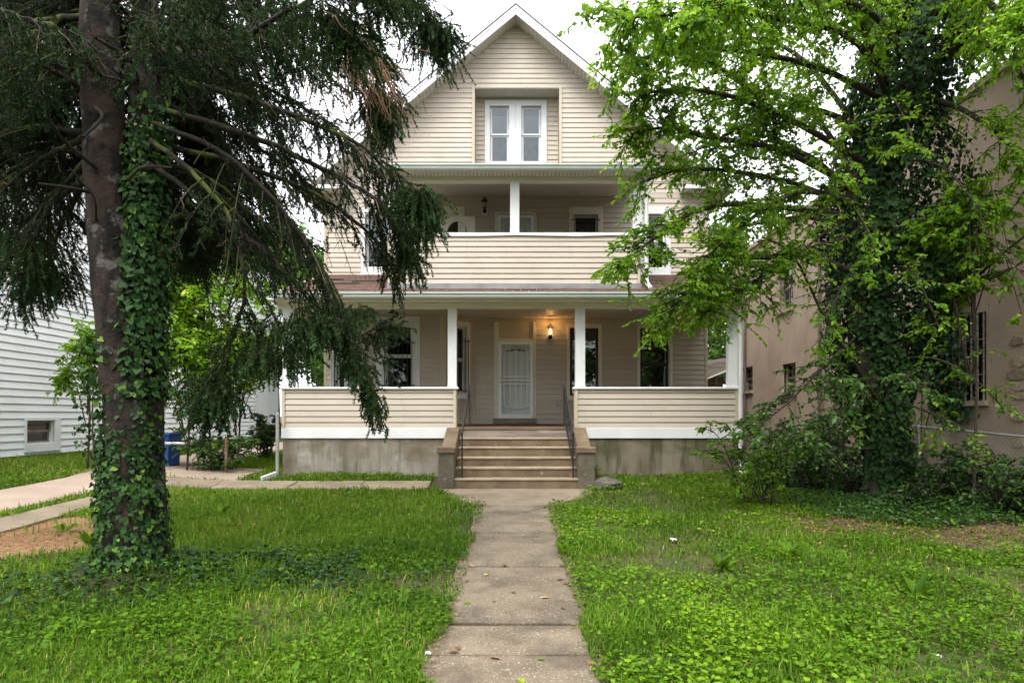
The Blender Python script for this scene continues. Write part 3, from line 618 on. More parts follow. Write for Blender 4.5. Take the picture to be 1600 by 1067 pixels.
# --- porch: floor, parapets, skirt, foundation, posts, beam, ceiling, roof
pl, pr_ = X(441, YP), X(1153, YP); sL, sR = X(713, YP), X(898, YP)
zfl = Z(667.5, YP); zp0, zp1 = Z(668.5, YP), Z(608, YP)
b = MB(); n = 70
for i in range(n):
    x0, x1 = pl+.1+(pr_-pl-.2)*i/n, pl+.1+(pr_-pl-.2)*(i+1)/n; b.box(x0+.003, x1-.003, YP+.0, YW-.002, zfl-.03, zfl+.0)
tag(b.build('porch_floor', m_woodb, house), kind=None)
b = MB(); b.box(sL, sR, YP-.035, YP-.002, zfl-.045, zfl+.006); b.build('floor_nosing', m_woodb, house, bevel=.006)
b = MB(); b.box(sL, sR, YP-.02, YP+.05, Z(683.5, YP)-.02, zfl-.046); b.build('top_riser', m_wood, house)
for (x0, x1, inner) in ((pl, sL, 1), (sR, pr_, 0)):
    b = MB(); b.box(x0, x1, YP+.002, YP+.11, zp0-.05, zp1)
    xe_ = x0 if inner else x1-.11; b.box(xe_, xe_+.11, YP+.11, YW-.1, zp0-.05, zp1)
    pp = b.build('porch_parapet', m_tan, house)
    siding(pp, m_tan, fp, x0+.06, x1-.06, zp0, zp1, rev=(zp1-zp0)/6.6)
    for xa_ in (x0, x1-.06):
        b = MB(); b.box(xa_, xa_+.06, YP-.036, YP+.001, zp0, zp1); b.build('corner_trim', m_tantrim, house, bevel=.004)
    xi = x1 if inner else x0; b = MB(); b.box(xi-.012, xi+.014, YP+.002, YP+.12, zp0-.1, zp1); b.build('corner_trim', m_tantrim, house)
    b = MB(); b.box(x0-.04, x1+.045, YP-.06, YP+.17, zp1+.001, zp1+.045)
    xe2 = x0-.04 if inner else x1-.14; b.box(xe2, xe2+.18, YP+.17, YW-.1, zp1+.001, zp1+.045); b.build('coping', m_white, house, bevel=.006)
    xa, xb = (x0-.01, X(707, YP)) if inner else (X(905, YP), x1+.01)
    b = MB(); b.box(xa, xb, YP-.035, YP+.05, Z(684.5, YP), zp0-.0); b.build('skirt_board', m_white, house, bevel=.005)
    b = MB(); b.box(xa+.02, xb-.0, YP, YP+.3, -.2, Z(684.5, YP)-.001); xf = x0+.02 if inner else x1-.32; b.box(xf, xf+.3, YP+.3, YW, -.2, 1.1); b.build('foundation', m_conc if inner else m_conc2, house)
b = MB(); b.box(X(707, YP)+.001, X(905, YP)-.001, YP+.06, YP+.3, -.2, Z(684.5, YP)); b.build('foundation', m_conc, house)
b = MB(); b.box(-HX+.02, HX-.02, YW+.15, 28, -.2, 1.3); b.build('foundation', m_conc, house)
zbm = Z(481.5, YP)
for u0, u1 in ((699.5, 713.5), (899, 914.5), (441, 459), (1138, 1153)):
    b = MB(); x0, x1 = X(u0, YP), X(u1, YP); b.box(x0, x1, YP+.0, YP+.16, zp1+.046, zbm); b.box(x0-.012, x1+.012, YP-.012, YP+.172, zp1+.046, zp1+.066); b.build('porch_post', m_white, house, bevel=.008)
gp0, gp1 = X(425, 12.93), X(1178, 12.93); zG0, zG1 = Z(466, 12.93), Z(457, 12.93)
b = MB(); b.box(pl-.1, pr_+.12, YP-.01, YP+.17, zbm, Z(471, YP)); b.build('porch_beam', m_cream, house, bevel=.006)
b = MB(); b.box(pl-.14, pr_+.16, YP-.09, YP-.011, zbm+.055, zbm+.14); b.box(pl-.2, pr_+.2, 13.03, YP-.092, zbm+.1, zbm+.14); b.build('frieze_board', m_cream, house, bevel=.01)
for s in (-1, 1):
    b = MB(); x = pl-.1 if s < 0 else pr_-.05; b.box(x, x+.17, YP+.171, YW, zbm, zbm+.14); b.build('porch_beam', m_cream, house)
b = MB(); n = 60
for i in range(n):
    x0, x1 = pl+.08+(pr_-pl-.14)*i/n, pl+.08+(pr_-pl-.14)*(i+1)/n; b.box(x0+.004, x1-.004, YP+.172, YW-.03, zc1-.03, zc1-.012)
b.box(pl+.08, pr_-.06, YP+.172, YW-.03, zc1-.011, zc1+.03); b.build('porch_ceiling', m_ceil, house)
b = MB(); zr0, zr1 = zG1+.015, 5.06
nrow = 13
for i in range(nrow):                                           # shingle courses up the porch roof, each stepping over the one below
    y0, y1 = 12.98+(YW-.02-12.98)*i/nrow, 12.98+(YW-.02-12.98)*(i+1)/nrow; z0, z1 = zr0+(zr1-zr0)*i/nrow, zr0+(zr1-zr0)*(i+1)/nrow; m = 30
    for j in range(m):
        x0, x1 = gp0+(gp1-gp0)*(j+.5*(i % 2))/m, gp0+(gp1-gp0)*min(m, (j+1+.5*(i % 2)))/m
        if x1-x0 < .02: continue
        dz = random.uniform(0, .006)
        b.add([(x0+.004, y0, z0+.0), (x1-.004, y0, z0+.0), (x1-.004, y0, z0+.018+dz), (x0+.004, y0, z0+.018+dz), (x0+.004, y1, z1+.002), (x1-.004, y1, z1+.002)], [(0, 1, 2, 3), (3, 2, 5, 4), (0, 3, 4), (1, 5, 2)])
rf = b.build('porch_roof', m_shing, house)
b = MB(); b.prism([(gp0, 12.98, zr0-.005), (gp0, YW-.02, zr1-.005), (gp0, YW-.02, zr1-.15), (gp0, YP, zG0-.0), (gp0, 13.0, zG0+.03)], (0, 0, 0), (gp1-gp0, 0, 0)); b.build('roof_deck', m_cream, house)
for (x0, x1, y) in ((-4.1, -3.35, 14.1), (-3.6, -2.9, 14.5), (-4.3, -3.9, 14.9)):
    b = MB(); z = zr0+(zr1-zr0)*(y-12.98)/(YW-13)+.02; b.prism([(x0, y, z), (x1, y, z+.012), (x1, y, z+.035), (x0, y, z+.03)], (0, 0, 0), (0, .05, .012)); b.build('lifted_shingle', m_black, rf)
b = MB(); b.box(bl-.02, br+.02, YB-.05, YB-.03, zr0+(zr1-zr0)*(YB-13)/(YW-13)+.0, zb0+.012); b.build('flashing', m_lead, house)
gutter(gp0-.02, gp1+.02, 12.87, zG0, zG1)
x = X(1158, 13.25); zg_ = g1(x, 13.2)
b = MB(); b.tube([(x-.05, 13.02, zG0+.02), (x-.02, 13.12, zG0-.1), (x, 13.28, zG0-.3), (x, 13.28, zg_+.2), (x, 13.26, zg_+.1), (x+.02, 13.05, zg_+.05)], .044, 8); b.build('downspout', m_white, house)
# --- steps with cheek walls and piers
st = thing('entry_steps', 'flight of stained concrete steps between two low cheek walls', 'steps', (0, 12, .25))
Ds = [12.0, 12.28, 12.56, 12.84, 13.12]; hs_ = [747.5, 730, 714, 698, 683.5]
zs = [Z(v, D) for v, D in zip(hs_, Ds)]; zb = float(gz0(0, 12))-.03
for i, (D, z) in enumerate(zip(Ds, zs)):
    b = MB(); lo = zb-.1 if i == 0 else zs[i-1]-.02
    ye = YP-.022 if i == 4 else Ds[i+1]+.06
    n = 14; xa, xb = -1.128, 1.145
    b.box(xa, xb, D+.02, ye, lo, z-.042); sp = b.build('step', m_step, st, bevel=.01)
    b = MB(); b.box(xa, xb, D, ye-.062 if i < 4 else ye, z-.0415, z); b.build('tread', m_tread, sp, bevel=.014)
for s, xi in ((-1, -1.13), (1, 1.147)):
    xo = xi+s*.26; x0, x1 = sorted((xi, xo)); zt0, zt1 = Z(702, 12.2), Z(668, 13.2)
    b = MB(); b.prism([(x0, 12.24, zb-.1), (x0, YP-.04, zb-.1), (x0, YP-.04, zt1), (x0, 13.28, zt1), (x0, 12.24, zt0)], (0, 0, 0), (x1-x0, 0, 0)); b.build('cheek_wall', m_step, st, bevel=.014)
    x0, x1 = (X(685, 11.95), X(709.5, 11.95)) if s < 0 else (X(903.5, 11.95), X(929.5, 11.95))
    b = MB(); b.box(x0, x1, 11.93, 12.237, zb-.1, Z(708, 11.95)-.001); pd = b.build('pier', m_ped, st, bevel=.012)
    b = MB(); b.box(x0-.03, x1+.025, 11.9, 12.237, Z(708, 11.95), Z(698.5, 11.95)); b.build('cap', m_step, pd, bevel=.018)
# hand rails
def railing(label, xt, xb, ph):
    t = thing('stair_railing', label, 'handrail', (xb, 12.1, zs[0]))
    top = (xt, 13.5, Z(607, 13.5)+.05); bot = (xb, 12.12, Z(676, 12.12))
    b = MB(); b.tube([(xt, 13.62, top[2]), top, bot, (xb, 12.02, bot[2]-.02)], .021, 6); b.build('handrail', m_black, t)
    b = MB(); b.box(xb-.014, xb+.014, 12.1, 12.13, zs[0], bot[2]-.015); b.build('post', m_black, t)
    b = MB(); b.box(xt-.014, xt+.014, 13.5, 13.53, zfl+.002, top[2]-.015); b.build('post', m_black, t)
    if ph:
        b = MB(); b.tube([(xt, 13.48, top[2]-.62), (xb, 12.14, bot[2]-.60)], .012, 5); b.build('lower_rail', m_black, t)
        for i in range(1, 9):
            f = i/9; x, y, z = [bot[k]+(top[k]-bot[k])*f for k in range(3)]
            b = MB(); b.box(x-.006, x+.006, y-.006, y+.006, z-.60, z-.018); b.build('baluster', m_black, t)
    return t
railing('slim black iron handrail on the left of the steps', X(733.5, 13.5), X(722, 12.1), False)
railing('black iron handrail with balusters on the right of the steps', X(881.5, 13.5), X(895.5, 12.1), True)

# ------------------------------------------------------------ white house on the left
WX = -11.0
wh = thing('white_house', 'white sided neighbouring house with a low basement window', 'house', (WX, 20, .6))
fwh = frame((WX, 0), (0, 1)); fwh_n = lambda s, n, z: (WX+n, s, z)   # along +y, outward +x
zs0 = .72; y0_, y1_ = 9.5, 27.8
yb0, yb1 = (X(33, 1)*1), 0
Dw = lambda u: WX*F/(u-CU)
gw = (Dw(40), Dw(80), 1.6-1.6*0+(650-700+0)*0, 0)
wy0, wy1 = Dw(36), Dw(93); gw = (wy0+.08, wy1-.2, .98, 1.50)
b = MB(); 
for (a, c, e, f) in ((y0_, gw[0], zs0, 8.4), (gw[1], y1_, zs0, 8.4), (gw[0], gw[1], zs0, gw[2]), (gw[0], gw[1], gw[3], 8.4)): b.ob(fwh_n, a, c, -.15, 0, e, f)
ww = b.build('wall', m_whitev, wh)
siding(ww, m_whitev, fwh_n, y0_, y1_-.08, zs0, 8.4, [(wy0, wy1, .80, 1.56)], rev=.165, lip=.03, hidden=lambda s, z: z > 6.2)
window(wh, fwh_n, gw, (.08, .2, .07, .2), sill=False, casing=m_white, sashm=m_wood, glass=m_glass2, rail=gw[2]+.26)
b = MB(); b.ob(fwh_n, y1_-.08, y1_+.03, -.1, .035, zs0-.3, 8.4); b.build('corner_trim', m_white, wh)
b = MB(); b.ob(fwh_n, y0_, y1_, -.12, -.02, -.1, zs0); fnd = b.build('foundation', m_stone, wh)
b = MB(); b.box(WX-6, WX-.16, y1_, 31, zs0+.5, 8.0); z = zs0+.5
while z < 8: b.ob(lambda s, n, zz: (WX-.16+n, s, zz), y1_+.04, 31, 0, .02, z+.012, z+.165); z += .165
b.build('rear_wing', m_whitev, wh)
b = MB(); b.box(WX-6, WX-.18, y1_, 31, -.1, zs0+.5); b.build('wing_foundation', m_conc, wh)
for s, (xa, za, xb_, zb_) in enumerate(((WX+.35, 8.2, WX-4.6, 11.6), (WX-4.6, 11.6, WX-9.5, 8.2))):
    b = MB(); b.prism([(xa, y0_-.3, za), (xb_, y0_-.3, zb_), (xb_, y0_-.3, zb_+.12), (xa, y0_-.3, za+.12)], (0, 0, 0), (0, y1_-y0_+.6, 0)); b.build('roof', m_roof, wh)
b = MB(); b.box(WX-9, WX-.16, y1_-.2, y1_-.05, 0, 8.3); b.box(WX-9.1, WX-9, y0_, y1_-.2, 0, 8.3); b.build('back_wall', m_whitev, wh)
b = MB(); b.box(WX-1.9, WX-1.2, 21.2, 22.1, 8.4, 11.0); ch = b.build('chimney', m_brick, wh)
b = MB(); b.box(WX-1.96, WX-1.14, 21.14, 22.16, 11.0, 11.12); b.build('chimney_cap', m_conc, ch)

# ------------------------------------------------------------ stucco building on the right
SX = 8.0
sb = thing('stucco_building', 'tall tan stucco building with barred windows behind the ivy', 'building', (SX, 16, .4))
fsb = lambda s, n, z: (SX-n, s, z)
Db = lambda u: SX*F/(u-CU)
ZB = lambda v, D: EYE+(HV-v)*D/F
gs1 = (Db(1541), Db(1493), ZB(626, 11.5), ZB(490, 11.5)); gs2 = (Db(1239), Db(1215), ZB(484, 19.6), ZB(414, 19.6))
gs3 = (Db(1313), Db(1293), ZB(462, 16.6), ZB(392, 16.6)); gs4 = (Db(1243), Db(1222), ZB(612, 19.4), ZB(568, 19.4)); gs5 = (Db(1176), Db(1160), ZB(610, 22.4), ZB(572, 22.4))
gss = [gs1, gs2, gs3, gs4, gs5]
wallbase('wall', m_stucco, sb, fsb, 7.2, 24.5, -.2, 7.24, gss, th=.3)
for i, g in enumerate(gss):
    lab = ('dark first floor window with pale bars among the ivy', 'old upper window with small panes', 'small upper window half behind ivy', 'dusty lower window behind the shrub', 'far lower window by the porch corner')[i]
    ww_ = window(sb, lambda s, n, z: fsb(s, n-.1, z), g, (.05, .05, .06, .05), casing=m_wood, sashm=m_wood if i else m_darkframe, glass=m_glass2, panes=3 if i else 1, sill=False, label=lab)
    b = MB(); b.ob(fsb, g[0]-.06, g[1]+.06, .0, .07, g[2]-.09, g[2]); b.build('sill', m_stucco, ww_)
    if i == 0:
        b = MB()
        for k in range(5): s = g[0]+(g[1]-g[0])*(k+.5)/5; b.ob(fsb, s-.012, s+.012, -.03, -.005, g[2], g[3])
        for z in (.3, .7): zz = g[2]+(g[3]-g[2])*z; b.ob(fsb, g[0], g[1], -.045, -.031, zz-.012, zz+.012)
        b.build('security_bars', m_wood, ww_)
b = MB(); b.ob(fsb, 7.1, 24.6, -.36, .07, 7.24, 7.36); b.build('parapet_coping', m_stucco, sb)
b = MB(); b.box(SX+.3, SX+10, 24.2, 24.5, -.2, 7.24); b.box(SX+.3, SX+10, 7.2, 7.5, -.2, 7.24); b.box(SX+.3, SX+10, 7.5, 24.2, 7.0, 7.1); b.build('roof', m_roof, sb)
b = MB(); ys_ = Db(1283); b.tube([(SX-.045, ys_, ZB(375, ys_)), (SX-.045, ys_, .3)], .045, 8); b.build('drain_pipe', m_stain, sb)
b = MB(); ys_ = Db(1166); b.tube([(SX-.045, ys_, 6.9), (SX-.045, ys_, .3)], .045, 8); b.build('drain_pipe', m_stain, sb)
for k, (v, hh) in enumerate(((531, 15), (566, 17), (602, 16), (650, 20), (690, 18), (616, 12), (585, 12))):
    D = Db(1588+3*(k % 3)); z = ZB(v, D); L_ = random.uniform(.2, .34); b = MB()
    pts = [(0, 0), (L_*.5, -.03), (L_, .01), (L_*1.03, .08), (L_*.9, .15), (L_*.4, .165), (-.02, .13), (-.03, .06)]
    b.prism([(SX-.012, D-L_/2+p[0]+random.gauss(0, .03), z-.07+p[1]*random.uniform(.6, 1.1)) for p in [(0, 0), (L_*.55, -.02), (L_, .02), (L_*1.0, .13), (L_*.5, .15), (0, .12)]], (0, 0, 0), (.05, 0, 0)); b.build('stone', m_stone, sb)
# low shed with a slanting wooden fascia seen through the porch
sh = thing('rear_shed', 'low lean-to with a slanting weathered wood fascia beyond the porch end', 'shed', (7.0, 24, .5))
yS = 21.5; xs0, xs1 = X(1104, yS), X(1149, yS); b = MB()
b.prism([(xs0, yS, Z(592, yS)), (xs1, yS, Z(573, yS)), (xs1, yS, Z(553, yS)), (xs0, yS, Z(570, yS))], (0, 0, 0), (0, .1, 0)); b.build('fascia', m_wood, sh)
b = MB(); b.prism([(xs0, yS-.03, Z(593, yS)), (xs1, yS-.03, Z(574.5, yS)), (xs1, yS-.03, Z(572.5, yS)), (xs0, yS-.03, Z(590.5, yS))], (0, 0, 0), (0, .3, 0)); b.build('drip_edge', m_white, sh)
b = MB(); b.prism([(xs0, yS+.1, Z(578, yS)), (xs1, yS+.1, Z(560, yS)), (xs1, yS+.1, Z(556, yS)), (xs0, yS+.1, Z(574, yS))], (0, 0, 0), (0, 3, .1)); b.build('roof', m_roof, sh)
b = MB(); b.box(xs0-.3, xs0+.42, yS+.5, yS+.6, .2, Z(585, yS)); b.box(xs0+.75, xs1-.05, yS+1.2, yS+1.3, .2, Z(585, yS)); b.build('wall', m_woodb, sh)
b = MB(); b.box(xs0+.42, xs0+.5, yS+.45, yS+.55, .2, Z(585, yS)); b.build('post', m_wood, sh)

# ------------------------------------------------------------ fences
def chain_fence(label, pts, hgt, posts, name='chain_link_fence', mesh=True):
    t = thing(name, label, 'fence', (pts[0][0], pts[0][1], g1(*pts[0])))
    A = np.array(pts[0]); Bp = np.array(pts[-1]); L = np.linalg.norm(Bp-A); d = (Bp-A)/L
    for i in range(posts):
        p = A+d*L*i/(posts-1); z = g1(*p); b = MB(); b.lathe((p[0], p[1], z-.1), [(.03, 0), (.03, hgt+.12), (.036, hgt+.12), (.03, hgt+.16), (.005, hgt+.18)], 8); b.build('post', m_galv, t)
    za, zb_ = g1(*A)+hgt, g1(*Bp)+hgt
    b = MB(); b.tube([(A[0], A[1], za), (Bp[0], Bp[1], zb_)], .02, 6); b.build('top_rail', m_galv, t)
    if mesh:
        b = MB(); st_ = .075; n = int(L/st_)
        for k in range(-int(hgt/st_), n):
            for sg in (1, -1):
                pts_ = []
                s0, s1 = k*st_, k*st_+hgt
                a, c = max(0, s0), min(L, s1)
                if c <= a: continue
                za_, zc_ = a-s0, c-s0
                if sg < 0: za_, zc_ = hgt-za_, hgt-zc_
                q = []
                for (s, zz) in ((a, za_), (c, zc_)): p = A+d*s; q.append((p[0], p[1]+.002*sg, g1(*A)+(zb_-za)*s/L+zz))
                b.tube(q, .0028, 3)
        tag(b.build('wire_mesh', m_galv, t, fix=False), kind='stuff')
    return t
chain_fence('chain link fence half lost in the undergrowth before the stucco building', [(7.15, 8.2), (6.15, 13.6)], 1.15, 3)
t = thing('gate', 'grey tubular gate post and open frame at the left end of the porch', 'gate', (X(433, 13.2), 13.2, .45))
x = X(433.5, 13.2); z0 = g1(x, 13.2); b = MB(); b.lathe((x, 13.2, z0-.1), [(.035, 0), (.035, 1.33), (.045, 1.33), (.04, 1.38), (.006, 1.40)], 10); b.build('post', m_galv, t)
b = MB(); b.tube([(x+.04, 13.9, z0+.1), (x+.02, 14.7, z0+.1), (x+.02, 14.7, z0+1.8), (x+.04, 14.0, z0+1.9), (x+.04, 13.9, z0+.1)], .02, 6); b.tube([(x+.04, 13.9, z0+1.0), (x+.02, 14.7, z0+1.8)], .014, 5); b.build('frame', m_galv, t)
b = MB(); fx = X(415, 12.9)
b.prism([(X(409, 12.75), 12.75, g1(-5, 12.8)+.0), (X(436, 13.25), 13.25, g1(-4.8, 13.2)+.02), (X(436, 13.25), 13.25, g1(-4.8, 13.2)+.13), (X(409, 12.75), 12.75, g1(-5, 12.8)+.09)], (0, 0, 0), (-.06, .09, 0))
tag(b.build('white_plank', m_white, None, bevel=.006), 'white painted plank lying on the ground by the gate post', 'plank')

# ------------------------------------------------------------ vegetation tools (numpy)
T_OVATE = (np.array([(0,0,0),(-.30,.28,.07),(-.25,.66,.04),(0,1,-.10),(.25,.66,.04),(.30,.28,.07)]), [(0,3,2,1),(0,5,4,3)])
T_IVY = (np.array([(0,.16,0),(-.34,-.02,.03),(-.48,.34,.03),(0,1,-.10),(.48,.34,.03),(.34,-.02,.03)]), [(0,3,2,1),(0,5,4,3)])
T_ROUND = (np.array([(0,.05,0),(-.42,.12,.06),(-.46,.62,.09),(0,.95,0),(.46,.62,.09),(.42,.12,.06)]), [(0,3,2,1),(0,5,4,3)])
T_DIAM = (np.array([(0,0,0),(-.32,.45,.08),(0,1,-.06),(.32,.45,.08)]), [(0,2,1),(0,3,2)])
def unit(v): return v/(np.linalg.norm(v, axis=-1, keepdims=True)+1e-9)
leafproto = {}
def single_leaves(pos, d, up, size, tint, tpl, mat, parent, number=300, weight=1.):
    """the leaves that show largest become objects of their own sharing a few meshes; returns the mask of the rest"""
    pos = np.asarray(pos); rel = pos-np.array((0, 0, EYE)); u = CU+F*rel[:, 0]/rel[:, 1]; v = HV-F*rel[:, 2]/rel[:, 1]
    sc = np.where((u > 0) & (u < 1600) & (v > 0) & (v < 1067), weight*np.broadcast_to(size, (len(pos),))/rel[:, 1], 0); top = np.argsort(-sc)[:number]
    y = unit(d[top]); x = unit(np.cross(y, up[top])); z = np.cross(x, y); PL = WL[parent]
    for k, i in enumerate(top):
        q = int(np.clip(tint[i]*6, 0, 5)); key = (mat.name, id(tpl), q); me = leafproto.get(key)
        if me is None:
            tv, tf = tpl; st_ = np.cumsum([0]+[len(f) for f in tf])[:-1]; me = leafproto[key] = raw_mesh('leaf', tv, [j for f in tf for j in f], st_, mat, np.full(len(tf), (q+.5)/6))
        o = bpy.data.objects.new('leaf', me); C.objects.link(o); o.parent = parent; s = float(np.broadcast_to(size, (len(pos),))[i]); p = Vector(pos[i])-PL
        o.matrix_basis = Matrix([[x[k][r]*s, y[k][r]*s, z[k][r]*s, p[r]] for r in range(3)]+[[0, 0, 0, 1]])
    keep = np.ones(len(pos), bool); keep[top] = False; return keep
def leaves(name, pos, d, up, size, tint, tpl, mat, parent=None, kind=None, wid=1.):
    if len(pos) == 0: return None
    tv, tf = tpl; pos = np.asarray(pos, float); N = len(pos); y = unit(d); x = unit(np.cross(y, up)); z = np.cross(x, y)
    size = np.broadcast_to(size, (N,)); wv = np.broadcast_to(wid, (N,))
    co = pos[:, None]+size[:, None, None]*(tv[None, :, 0, None]*wv[:, None, None]*x[:, None]+tv[None, :, 1, None]*y[:, None]+tv[None, :, 2, None]*z[:, None])
    k = len(tv); base = (np.arange(N)*k)[:, None]
    fl = np.array([i for f in tf for i in f]); lens = np.array([len(f) for f in tf])
    loops = (base+fl[None]).ravel(); nf = len(tf); st = np.concatenate([[0], np.cumsum(np.tile(lens, N))[:-1]])
    c = co.reshape(-1, 3); L = c.mean(0); L[2] = c[:, 2].min()
    me = raw_mesh(name, c-L, loops, st, mat, np.repeat(np.broadcast_to(tint, (N,)), nf))
    o = link(name, me, parent, tuple(L)); return tag(o, kind=kind)
def tubes(name, Pn, R, sides, mat, parent=None, kind=None, obj=True):
    """batch of tubes, Pn (N,K,3), R (N,K)"""
    Pn = np.asarray(Pn, float); N, K, _ = Pn.shape
    t = np.empty_like(Pn); t[:, 1:-1] = Pn[:, 2:]-Pn[:, :-2]; t[:, 0] = Pn[:, 1]-Pn[:, 0]; t[:, -1] = Pn[:, -1]-Pn[:, -2]; t = unit(t)
    ref = np.where(np.abs(t[..., 2:3]) < .9, np.array([0, 0, 1.]), np.array([1., 0, 0])); a = unit(np.cross(t, ref)); b = np.cross(t, a)
    th = np.arange(sides)*2*np.pi/sides
    co = Pn[:, :, None]+np.asarray(R)[:, :, None, None]*(a[:, :, None]*np.cos(th)[None, None, :, None]+b[:, :, None]*np.sin(th)[None, None, :, None])
    j = np.arange(sides); q = np.stack([j, (j+1) % sides, (j+1) % sides+sides, j+sides], -1)
    lp = (np.arange(N)[:, None, None, None]*K*sides+np.arange(K-1)[None, :, None, None]*sides+q[None, None]).ravel()
    c = co.reshape(-1, 3); L = c.mean(0); L[2] = c[:, 2].min()
    me = raw_mesh(name, c-L, lp, np.arange(len(lp)//4)*4, mat, smooth=True)
    return tag(link(name, me, parent, tuple(L)), kind=kind)
def spline(pts, n):
    """Catmull-Rom through pts"""
    p = np.array(pts, float); p = np.vstack([2*p[0]-p[1], p, 2*p[-1]-p[-2]]); k = len(p)-3
    u = np.linspace(0, k-1e-6, n); i = u.astype(int); f = (u-i)[:, None]
    a, b, c, d = p[i], p[i+1], p[i+2], p[i+3]
    return .5*((2*b)+(-a+c)*f+(2*a-5*b+4*c-d)*f**2+(-a+3*b-3*c+d)*f**3)
def at(curve, t):
    n = len(curve)-1; x = np.clip(np.asarray(t)*n, 0, n-1e-6); i = x.astype(int); f = (x-i)[..., None]
    return curve[i]*(1-f)+curve[i+1]*f
def rnd(n, s=1.): return rng.normal(size=(n, 3))*s

# ------------------------------------------------------------ the big spruce
bz = g1(-3.55, 6.2)
spruce = thing('spruce_tree', 'big dark spruce with drooping branches and an ivy wrapped trunk on the left lawn', 'tree', (-3.55, 6.2, bz))
stA = spline([(-3.60, 6.2, bz-.25), P(203, 700, 6.2), P(188, 520, 6.2), P(172, 350, 6.2), P(160, 150, 6.2), P(155, -20, 6.2), P(158, -300, 6.2), P(165, -700, 6.2)], 46)
rA = np.interp(np.linspace(0, 1, 46), [0, .05, .12, .3, .6, 1], [.235, .21, .205, .20, .185, .06])*(1+.04*rng.normal(size=46))
stB = spline([(-3.50, 6.30, bz-.2), P(226, 680, 6.32), P(226, 500, 6.36), P(226, 300, 6.4), P(228, 100, 6.42), P(228, -80, 6.42), P(235, -400, 6.45)], 40)
rB = np.interp(np.linspace(0, 1, 40), [0, .1, .3, .6, 1], [.20, .17, .17, .15, .05])
tubes('trunk', stA[None], rA[None], 18, m_bark, spruce); tubes('trunk', stB[None], rB[None], 16, m_bark, spruce)
# limbs as curves (start on a stem); amount = how needled, droop = length of hanging sprays
LIMBS = [  # control points (u, v, distance), needle amount, spray length
 ([(228,-40,6.4),(380,-50,6.8),(540,-30,7.3),(640,0,7.7),(690,50,7.9)], 1.0, .85),
 ([(228,-90,6.4),(360,-130,7.0),(520,-120,7.6),(600,-70,8.0),(640,-20,8.2)], 1.0, .9),
 ([(228,40,6.4),(400,60,6.7),(520,95,7.0),(580,140,7.3),(605,185,7.4)], .7, .6),
 ([(228,110,6.4),(380,150,6.3),(520,205,6.5),(600,265,6.8),(640,320,7)], .8, .7),
 ([(228,165,6.4),(400,215,6.1),(540,285,6.2),(600,325,6.4),(632,375,6.5)], .6, .4),
 ([(228,215,6.4),(380,262,6.7),(520,325,7.0),(590,385,7.2),(618,430,7.3)], .3, .3),
 ([(225,190,6.3),(330,230,5.8),(430,320,5.6),(510,430,5.7),(555,540,5.8),(585,625,5.9)], .8, .2),
 ([(225,215,6.3),(310,270,5.6),(372,360,5.4),(384,470,5.5),(352,570,5.6),(328,625,5.6)], .55, .28),
 ([(228,60,6.3),(330,95,5.7),(430,40,5.3),(520,0,5.0),(590,-20,5.0)], .8, .5),
 ([(228,280,6.4),(330,300,6.8),(440,370,7.1),(500,440,7.3),(520,500,7.4)], .5, .3),
 ([(228,320,6.4),(320,350,6.9),(400,385,7.3),(450,430,7.5)], .4, .25),
 ([(225,250,6.3),(340,330,6.0),(430,400,6.0),(500,470,6.1),(560,520,6.2),(600,500,6.3)], .7, .25),
 ([(225,150,6.3),(330,190,7.2),(420,240,8.0),(500,300,8.6)], .5, .5),
 ([(225,90,6.4),(330,110,7.4),(440,150,8.2),(540,210,8.8)], .6, .6),
 ([(228,20,6.4),(340,10,7.2),(460,20,8.0),(550,50,8.6),(600,90,8.8)], .8, .75),
 ([(228,190,6.4),(300,240,7.4),(370,310,8.2),(420,390,8.6)], .4, .4),
 ([(150,20,6.2),(60,35,5.9),(-60,60,5.6),(-160,110,5.4)], .8, .5),
 ([(150,60,6.2),(80,80,6.9),(0,120,7.5),(-90,190,8)], .7, .6),
 ([(150,150,6.2),(80,112,5.9),(0,88,5.5),(-90,90,5.2)], .3, .3),
 ([(150,205,6.2),(70,195,6.6),(0,215,7.0),(-80,270,7.3)], .7, .55),
 ([(152,200,6.2),(70,250,6.3),(0,300,6.5),(-70,380,6.6)], .7, .5),
 ([(155,240,6.2),(95,300,6.2),(50,390,6.3),(32,455,6.4)], .7, .3),
 ([(155,235,6.2),(100,330,7.0),(70,400,7.4),(60,450,7.6)], .8, .35),
 ([(155,260,6.2),(60,330,6.8),(-20,400,7.2),(-70,470,7.3)], .8, .45),
 ([(160,120,6.2),(100,60,5.2),(20,20,4.4),(-80,0,3.8)], .5, .4),
 ([(200,110,6.2),(240,60,5.2),(330,-20,4.4)], .5, .35),
 ([(180,60,6.2),(220,20,7.4),(300,20,8.6),(380,70,9.4)], .7, .7),
 ([(160,0,6.2),(120,-30,7.4),(60,-20,8.6),(0,40,9.4)], .7, .7),
]
for i in range(44):                                           # further limbs filling the crown behind and to the left
    lr = i % 3; u0 = random.uniform(150, 230); v0 = random.uniform(-120, 300); D1 = random.uniform(6.6, 9.4)
    u1 = random.uniform(-60, 110) if lr == 0 else random.uniform(290, 500); ss_ = (u1-u0)
    LIMBS.append(([(u0, v0, 6.25), (u0+ss_*.35, v0+10+random.uniform(-30, 30), 6.25+(D1-6.25)*.4), (u0+ss_*.7, v0+60+random.uniform(-20, 50), 6.25+(D1-6.25)*.75), (u1, min(385, v0+150+random.uniform(0, 90)), D1)], .65, .5))
limbs = [(spline([P(*q) for q in pts], 24), a, s, .9) for pts, a, s in LIMBS]
